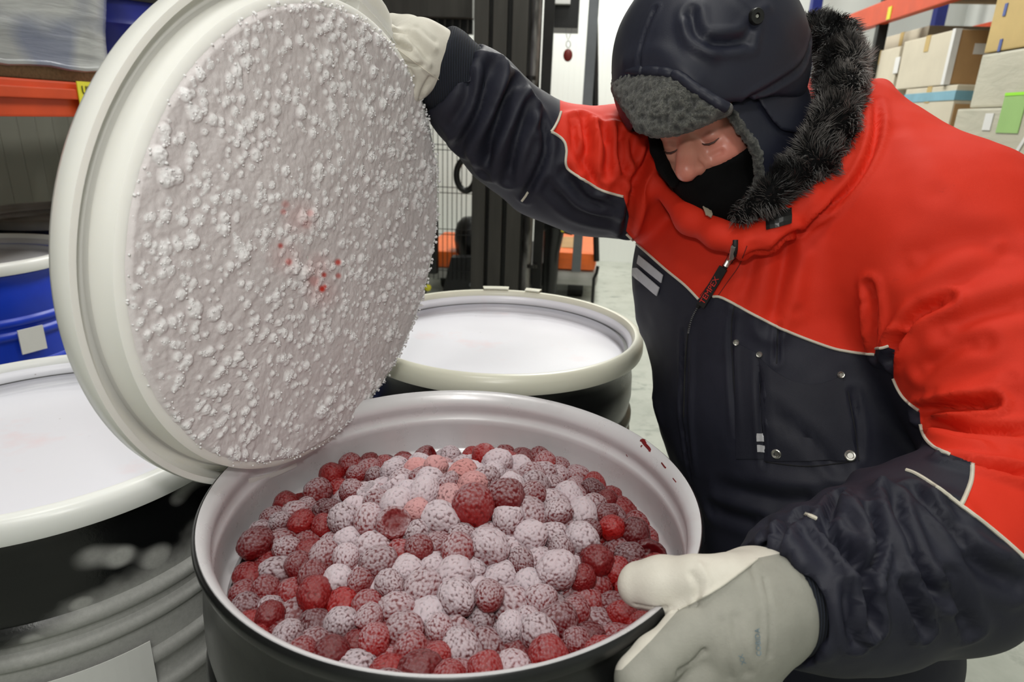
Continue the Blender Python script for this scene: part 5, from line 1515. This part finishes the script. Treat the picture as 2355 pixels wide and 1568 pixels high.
def strap_sdf(P):
    e = ellips(P, FL_C, FL_R, HM) - .008; q = (P - HC) @ HM
    return smax(smax(np.maximum(e, -e - .008), prism_sd(P, STR), .005), -q[:, 0], .004)
Vs, Qs = sdf_mesh(strap_sdf, HC - .2, HC + .2, .0034); strapo = pmesh('folded_flap', laplace(Vs, Qs, 2), Qs, m_hat.m, hat)
bvs = bvh_of(cam2world(Vs), Qs)
# sherpa fleece
m_fle = NT('dark_grey_fleece'); fl1 = m_fle.noise(400, 4, .8); fl2 = m_fle.voro(150)
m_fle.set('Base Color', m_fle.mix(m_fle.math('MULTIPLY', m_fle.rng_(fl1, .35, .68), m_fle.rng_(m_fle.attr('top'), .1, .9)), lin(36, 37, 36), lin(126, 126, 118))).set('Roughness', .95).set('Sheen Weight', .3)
m_fle.bump(m_fle.math('ADD', fl1, m_fle.math('MULTIPLY', fl2.outputs[0], -.6)), .9, .003)
def tufts(Vv_, Qv_, h, sc):
    N_ = vnormals(Vv_, Qv_); a = np.abs(vnoise(Vv_, sc)); b = np.abs(vnoise(Vv_ + 7, sc * 2.1)); t = (1 - a * 1.6) * .65 + (1 - b * 1.6) * .35
    return Vv_ + N_ * (h * t)[:, None], np.clip(t, 0, 1)
VIS = [(1397, 168), (1412, 158), (1450, 158), (1510, 157), (1560, 168), (1590, 190), (1640, 222), (1682, 246), (1676, 262), (1640, 276), (1600, 294), (1560, 308), (1505, 314), (1465, 300), (1450, 270), (1425, 235), (1405, 205)]
VI_C = hp(0, .012, -.012); VI_R = (.159, .162, .184)
def visor_sdf(P):
    e = ellips(P, VI_C, VI_R, HM); q = (P - HC) @ HM
    return smax(smax(np.maximum(e, -e - .030), prism_sd(P, VIS), .012), -q[:, 2] + .0, .01)
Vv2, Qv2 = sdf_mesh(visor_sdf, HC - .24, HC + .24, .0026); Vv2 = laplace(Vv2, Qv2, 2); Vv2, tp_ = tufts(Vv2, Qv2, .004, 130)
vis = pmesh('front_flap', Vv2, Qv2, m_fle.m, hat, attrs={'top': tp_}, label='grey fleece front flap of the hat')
bvv = bvh_of(cam2world(Vv2), Qv2)
# navy edge of the front flap
for r_ in on_surface(bvv, [(1404, 170), (1425, 163), (1470, 162), (1520, 164), (1562, 176), (1600, 203), (1640, 229), (1672, 248)], 6, lift=-.001): 
    m = MB(); m.tube(r_, .0075, 10); pmb(m, 'flap_binding', m_hat.m, hat)
def fleece_edge(bvh, pl, r, name='fleece_edge', lift=.0, par=None):
    for r_ in on_surface(bvh, pl, 4, lift=lift, jump=.08):
        P_ = np.array([tuple(p) for p in r_]); ctr = P_.mean(0); ext = np.abs(P_ - ctr).max(0) + r * 3
        lo3 = ctr - ext; hi3 = ctr + ext
        sd = lambda X, P_=P_: seg_dist(X, list(P_[::3]) + [P_[-1]]) - r
        Ve, Qe = sdf_mesh(sd, lo3, hi3, .0022)
        if len(Ve) == 0: continue
        Ve, t_ = tufts(Ve, Qe, r * .55, 190)
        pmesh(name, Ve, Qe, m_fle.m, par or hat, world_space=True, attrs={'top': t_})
fleece_edge(bvf, [(1680, 262), (1706, 298), (1738, 350), (1746, 400), (1737, 445), (1716, 482), (1690, 510)], .0058, lift=-.002)
fleece_edge(bvs, [(1738, 226), (1758, 256), (1778, 284), (1802, 303), (1834, 307)], .0034)
fleece_edge(bvs, [(1850, 146), (1866, 172), (1872, 200)], .0018)
# black face mask
m_mask = simple('black_fleece_mask', (9, 9, 10), .95, var=.3, vscale=30, bump=.3, bscale=300, spec=.15)
MASK = [(1480, 330), (1500, 345), (1524, 385), (1545, 411), (1562, 416), (1590, 405), (1625, 388), (1660, 375), (1695, 356), (1722, 336), (1760, 330), (1775, 430), (1740, 540), (1680, 560), (1600, 500), (1540, 480), (1480, 430)]
def mask_sdf(P):
    q = (P - HC) @ HM
    d = head_sdf(P, False) - .007
    d = smin(d, ellips(q, (0, -.058, .066), (.030, .028, .030)), .02)
    d = smin(d, ellips(q, (.01, -.10, .03), (.062, .045, .062)), .03)
    return smax(smax(d, -(head_sdf(P, False) - .001), .002), prism_sd(P, MASK), .003)
Vm, Qm = sdf_mesh(mask_sdf, HC - .22, HC + .2, .0030); Vm = laplace(Vm, Qm, 1); pmesh('face_mask', Vm, Qm, m_mask, label='black fleece mask over mouth and chin')
def fars(P): return chain(P, [(1503, 312, 1.01, 13), (1511, 345, 1.005, 15), (1525, 382, .995, 15), (1550, 420, .98, 12)], .005)
Vm, Qm = sdf_mesh(fars, v3(*c3(1535, 370, .99)) - .07, v3(*c3(1535, 370, .99)) + .07, .0028); pmesh('mask_edge', Vm, Qm, m_mask)
# fur collar
m_furb = simple('black_fur_base', (10, 10, 11), .9, spec=.1)
FUR = [(1872, 68, 1.10, 34), (1918, 95, 1.06, 42), (1934, 150, 1.02, 44), (1932, 220, .975, 46), (1912, 295, .94, 46), (1875, 365, .92, 42), (1818, 410, .91, 31), (1760, 458, .905, 24), (1705, 494, .915, 17)]
fsd = lambda P: chain(P, FUR, .02)
c_ = v3(*c3(1840, 280, 1.0)); Vu, Qu = sdf_mesh(fsd, c_ - v3(.2, .24, .18), c_ + v3(.2, .24, .18), .005)
fur = pmesh('fur_collar', Vu, Qu, m_furb, jacket, label='black fur collar with grey tips')
Nu = vnormals(Vu, Qu)
ns = 15000; vi = rng.integers(0, len(Vu), ns); base_ = Vu[vi] + rng.normal(0, .0015, (ns, 3)); nn_ = Nu[vi]
ax = v3(*c3(1930, 290, .995)) - v3(*c3(1950, 220, 1.03)); 
clump = np.stack([vnoise(base_ + k * 11, 55) for k in range(3)], 1)
dr_ = nn_ * 1.0 + clump * .9 + rng.normal(0, .22, (ns, 3)); dr_ /= np.linalg.norm(dr_, axis=1)[:, None]
ln3 = rng.uniform(.008, .015, ns)
sd_ = np.cross(dr_, rng.normal(0, 1, (ns, 3))); sd_ /= np.linalg.norm(sd_, axis=1)[:, None]
wd = rng.uniform(.00035, .0006, ns)[:, None]
mid_ = base_ + dr_ * ln3[:, None] * .55; tip = base_ + (dr_ + nn_ * -.05 + clump * .5) * ln3[:, None]
Vfu = np.stack([base_ - sd_ * wd, base_ + sd_ * wd, mid_ + sd_ * wd * .9, mid_ - sd_ * wd * .9, tip], 1).reshape(-1, 3)
k0 = np.arange(ns) * 5
Qfu = np.stack([k0, k0 + 1, k0 + 2, k0 + 3], 1); Tfu = np.stack([k0 + 3, k0 + 2, k0 + 4], 1)
lightness = np.clip(.38 + .9 * vnoise(base_, 30), 0.02, 1)
qf = (base_ - HC) @ HM
back = np.clip((px_of_cam(base_)[0] - 1925) / 60, 0, 1) * np.clip((420 - px_of_cam(base_)[1]) / 150, 0, 1)
tipl = np.clip(lightness * .6 + back * .7, 0, 1)
att = np.stack([tipl * 0, tipl * 0, tipl * .35, tipl * .35, tipl], 1).ravel()
fme2 = np_mesh('fur_strands', cam2world(Vfu) - FT, Qfu, Tfu); vattr(fme2, 'tip', att)
m_fur = NT('grey_tipped_fur'); m_fur.set('Base Color', m_fur.mix(m_fur.attr('tip'), lin(14, 14, 15), lin(176, 168, 164))).set('Roughness', .55)
fs2 = add_mesh('fur_strands', fme2, m_fur.m, fur); fs2['kind'] = 'stuff'

# ------------------------------------------------------------------ gloves
m_glove = NT('pale_leather_glove'); g1 = m_glove.noise(14, 5, .65); g2 = m_glove.noise(5, 3, .6)
gcol = m_glove.mix(g1, lin(190, 185, 172), lin(224, 220, 210)); gcol = m_glove.mix(m_glove.math('MULTIPLY', m_glove.rng_(g2, .5, .68), .45), gcol, lin(150, 138, 122))
gsu = m_glove.mix(g1, lin(130, 130, 122), lin(172, 170, 160)); sm_ = m_glove.noise(60, 4, .7); gsu = m_glove.mix(m_glove.math('MULTIPLY', sm_, .4), gsu, lin(120, 120, 112))
m_glove.set('Base Color', m_glove.mix(m_glove.rng_(m_glove.attr('suede'), -.5, .5), gcol, gsu)).set('Roughness', .75)
m_glove.bump(m_glove.math('ADD', m_glove.noise(350, 3, .7), m_glove.math('MULTIPLY', m_glove.noise(45, 3), .8)), .35, .001)
def fold(d, P, pts, w, dep): return d + dep * np.exp(-(seg_dist(P, [c3(*q) for q in pts]) / w) ** 2)
# near hand: thumb inside the rim, four fingers outside
def gl_sdf(P):
    th = chain(P, [(1472, 1346, .655, 50), (1528, 1343, .64, 57), (1600, 1332, .622, 50), (1668, 1345, .622, 68), (1712, 1372, .63, 96)], .012)
    pl = chain(P, [(1740, 1398, .64, 128), (1700, 1420, .63, 128), (1660, 1445, .62, 108)], .02)
    pl = smin(pl, cone(P, c3(1640, 1450, .615), c3(1690, 1560, .625), .036, .036), .02)
    cf = chain(P, [(1752, 1394, .645, 132), (1730, 1402, .638, 126)], .01)
    d = smin(pl, cf, .006)
    d = smin(d, th, .010)
    i_ = chain(P, [(1660, 1425, .615, 60), (1580, 1458, .60, 56), (1510, 1512, .583, 52), (1468, 1560, .576, 50), (1462, 1600, .582, 46)], .008)
    m_ = chain(P, [(1680, 1490, .615, 56), (1600, 1548, .60, 56), (1535, 1615, .595, 52), (1500, 1670, .60, 48), (1490, 1700, .61, 44)], .008)
    r_ = chain(P, [(1710, 1545, .62, 54), (1640, 1625, .61, 54), (1590, 1695, .61, 50), (1565, 1745, .62, 44)], .008)
    p_ = chain(P, [(1745, 1535, .63, 50), (1715, 1640, .625, 46), (1680, 1720, .62, 44), (1660, 1770, .63, 40)], .008)
    for f_ in (i_, m_, r_, p_): d = smin(d, f_, .007)
    # hollow sleeve opening
    d = smax(d, -chain(P, [(1800, 1382, .658, 124), (1755, 1395, .645, 112)], .01), .006)
    a = v3(*c3(1790, 1385, .655)); ax_ = v3(*c3(1860, 1362, .675)) - a; ax_ /= np.linalg.norm(ax_)
    return smax(d, (P - a) @ ax_ - .006, .006)
cg = v3(*c3(1640, 1520, .62)); Vg, Qg = sdf_mesh(gl_sdf, cg - v3(.15, .17, .12), cg + v3(.14, .16, .12), .0026)
Vg = laplace(Vg, Qg, 1); Ng = vnormals(Vg, Qg)
wG = cam2world(Vg); bg = bvh_of(wG, Qg); dg_ = .0012 * vnoise(Vg, 40) + .0018 * vnoise(Vg + 2, 16)
for pl, w, dep in (([(1560, 1400), (1590, 1385), (1640, 1360), (1700, 1315), (1742, 1288)], 4, -1.8), ([(1590, 1320), (1605, 1350), (1600, 1385)], 8, 3), ([(1610, 1300), (1630, 1340), (1620, 1370)], 9, -2.5), ([(1600, 1388), (1575, 1392), (1545, 1404)], 5, 3), ([(1690, 1420), (1700, 1490), (1720, 1550)], 12, 2.5), ([(1660, 1430), (1670, 1500), (1680, 1560)], 10, 2),
                   ([(1620, 1496), (1596, 1520), (1560, 1545)], 5, 5), ([(1760, 1330), (1775, 1420), (1772, 1510)], 5, 2.5), ([(1730, 1300), (1752, 1400), (1745, 1500)], 8, 1.5), ([(1460, 1390), (1520, 1398), (1580, 1390)], 4, 2.5)):
    for r_ in on_surface(bg, pl, 6, jump=.2):
        pts = np.array([tuple(p) for p in r_]); wid = w / F_PX * .62; ds = seg_dist(wG, list(pts))
        dg_ = dg_ - .001 * dep * np.exp(-(ds / wid) ** 2)
Vg = Vg + Ng * dg_[:, None]; wG = cam2world(Vg); gx, gy = to_px(wG)
SU = [(1560, 1402), (1600, 1380), (1650, 1352), (1700, 1315), (1742, 1283), (1900, 1250), (1900, 1800), (1300, 1800), (1300, 1545), (1430, 1540), (1500, 1470)]
glv = pmesh('glove', Vg, Qg, m_glove.m, attrs={'suede': -poly_sd(gx, gy, SU)}, label='pale work glove gripping the drum rim, thumb inside')
bg = bvh_of(wG, Qg)
for pl in ([(1560, 1402), (1600, 1381), (1650, 1353), (1700, 1317), (1742, 1285)],):
    for r_ in on_surface(bg, pl, 5, lift=.0002): m = MB(); m.tube(r_, .0011, 6); pmb(m, 'seam', simple('pale_seam', (200, 196, 184), .7), glv)
m_bink = simple('faded_blue_ink', (112, 134, 146), .8, var=.3, vscale=80)
def wrap_text(bvh, txt, size, ang, px, py, parent):
    me = text_mesh(txt, size, m_bink, 'lettering', .0)
    ca, sa = math.cos(ang), math.sin(ang)
    co = np.empty(len(me.vertices) * 3, dtype=np.float32); me.vertices.foreach_get('co', co); co = co.reshape(-1, 3)
    out = []
    for x, y, z in co:
        p, n = cast(bvh, px + x * ca - y * sa, py - (x * sa + y * ca))
        if p is None: p, n = C(px, py, .72), Vector((0, -1, 0))
        out.append(tuple(p + n * .0007 - Vector(FT)))
    me.vertices.foreach_set('co', np.array(out, dtype=np.float32).ravel()); me.update()
    o = bpy.data.objects.new('lettering', me); link(o); o.parent = parent; return o
wrap_text(bg, 'COBIDA', 17, math.radians(94), 1743, 1476, glv)
wrap_text(bg, 'XX', 17, math.radians(110), 1707, 1515, glv)
# far hand: pinches the lid edge
def gr_sdf(P):
    d = chain(P, [(1002, 145, 1.0, 76), (965, 130, .985, 74), (945, 150, .975, 62)], .02)
    d = smin(d, chain(P, [(985, 110, .995, 52), (940, 82, 1.0, 42), (902, 66, 1.005, 30), (880, 62, 1.01, 22)], .01), .012)       # index behind
    d = smin(d, chain(P, [(975, 150, .985, 56), (925, 112, .955, 34), (893, 80, .935, 22), (868, 70, .93, 15)], .01), .010)          # thumb in front
    d = smin(d, chain(P, [(965, 165, 1.0, 52), (925, 140, 1.02, 36), (895, 125, 1.03, 26)], .01), .010)
    d = smin(d, chain(P, [(965, 185, 1.0, 42), (935, 180, 1.02, 32), (908, 170, 1.035, 25)], .01), .008)
    d = smin(d, chain(P, [(972, 198, 1.0, 34), (955, 208, 1.01, 26), (932, 205, 1.03, 22)], .01), .008)
    d = smin(d, chain(P, [(960, 170, .975, 50), (952, 205, .975, 24), (948, 218, .975, 14)], .01), .012)                              # heel of the palm
    a = v3(*c3(1010, 148, 1.003)); ax_ = v3(*c3(1085, 225, 1.045)) - a; ax_ /= np.linalg.norm(ax_)
    return smax(d, (P - a) @ ax_ - .008, .006)
cg = v3(*c3(940, 140, .985)); Vr, Qr = sdf_mesh(gr_sdf, cg - v3(.1, .1, .1), cg + v3(.1, .1, .1), .0024)
Vr = laplace(Vr, Qr, 1); Nr = vnormals(Vr, Qr); wR = cam2world(Vr); br_ = bvh_of(wR, Qr); dr2 = .0014 * vnoise(Vr, 38) + .0016 * vnoise(Vr + 2, 17)
for pl, w, dep in (([(995, 173), (985, 165), (945, 135), (915, 112), (895, 100)], 4, -1.6), ([(892, 88), (905, 100), (925, 105), (945, 112)], 6, 5), ([(915, 130), (930, 145), (955, 150), (968, 150)], 4, 4), ([(978, 130), (965, 110), (940, 82)], 9, 2), ([(880, 66), (905, 68), (935, 72)], 4, 3), ([(1000, 95), (985, 85), (955, 62)], 6, 1.5), ([(940, 160), (950, 185), (945, 205)], 6, 3.5), ([(998, 112), (985, 98), (960, 72)], 9, -2), ([(985, 150), (955, 115), (925, 90)], 7, -2.5), ([(990, 180), (975, 205), (968, 225)], 6, 3)):
    for r_ in on_surface(br_, pl, 5, jump=.2):
        pts = np.array([tuple(p) for p in r_]); wid = w / F_PX; ds = seg_dist(wR, list(pts)); dr2 = dr2 - .0019 * dep * np.exp(-(ds / wid) ** 2)
Vr = Vr + Nr * dr2[:, None]; wR = cam2world(Vr)
glr = pmesh('glove', Vr, Qr, m_glove.m, attrs={'suede': np.full(len(Vr), -5.)}, label='pale leather glove holding the lid edge')
br_ = bvh_of(wR, Qr)
for pl in ([(1022, 192), (985, 166), (945, 136), (915, 113), (897, 98)], [(868, 72), (885, 80), (897, 82)]):
    for r_ in on_surface(br_, pl, 4, lift=.0002): m = MB(); m.tube(r_, .0009, 6); pmb(m, 'seam', simple('glove_seam', (206, 200, 186), .7), glr)
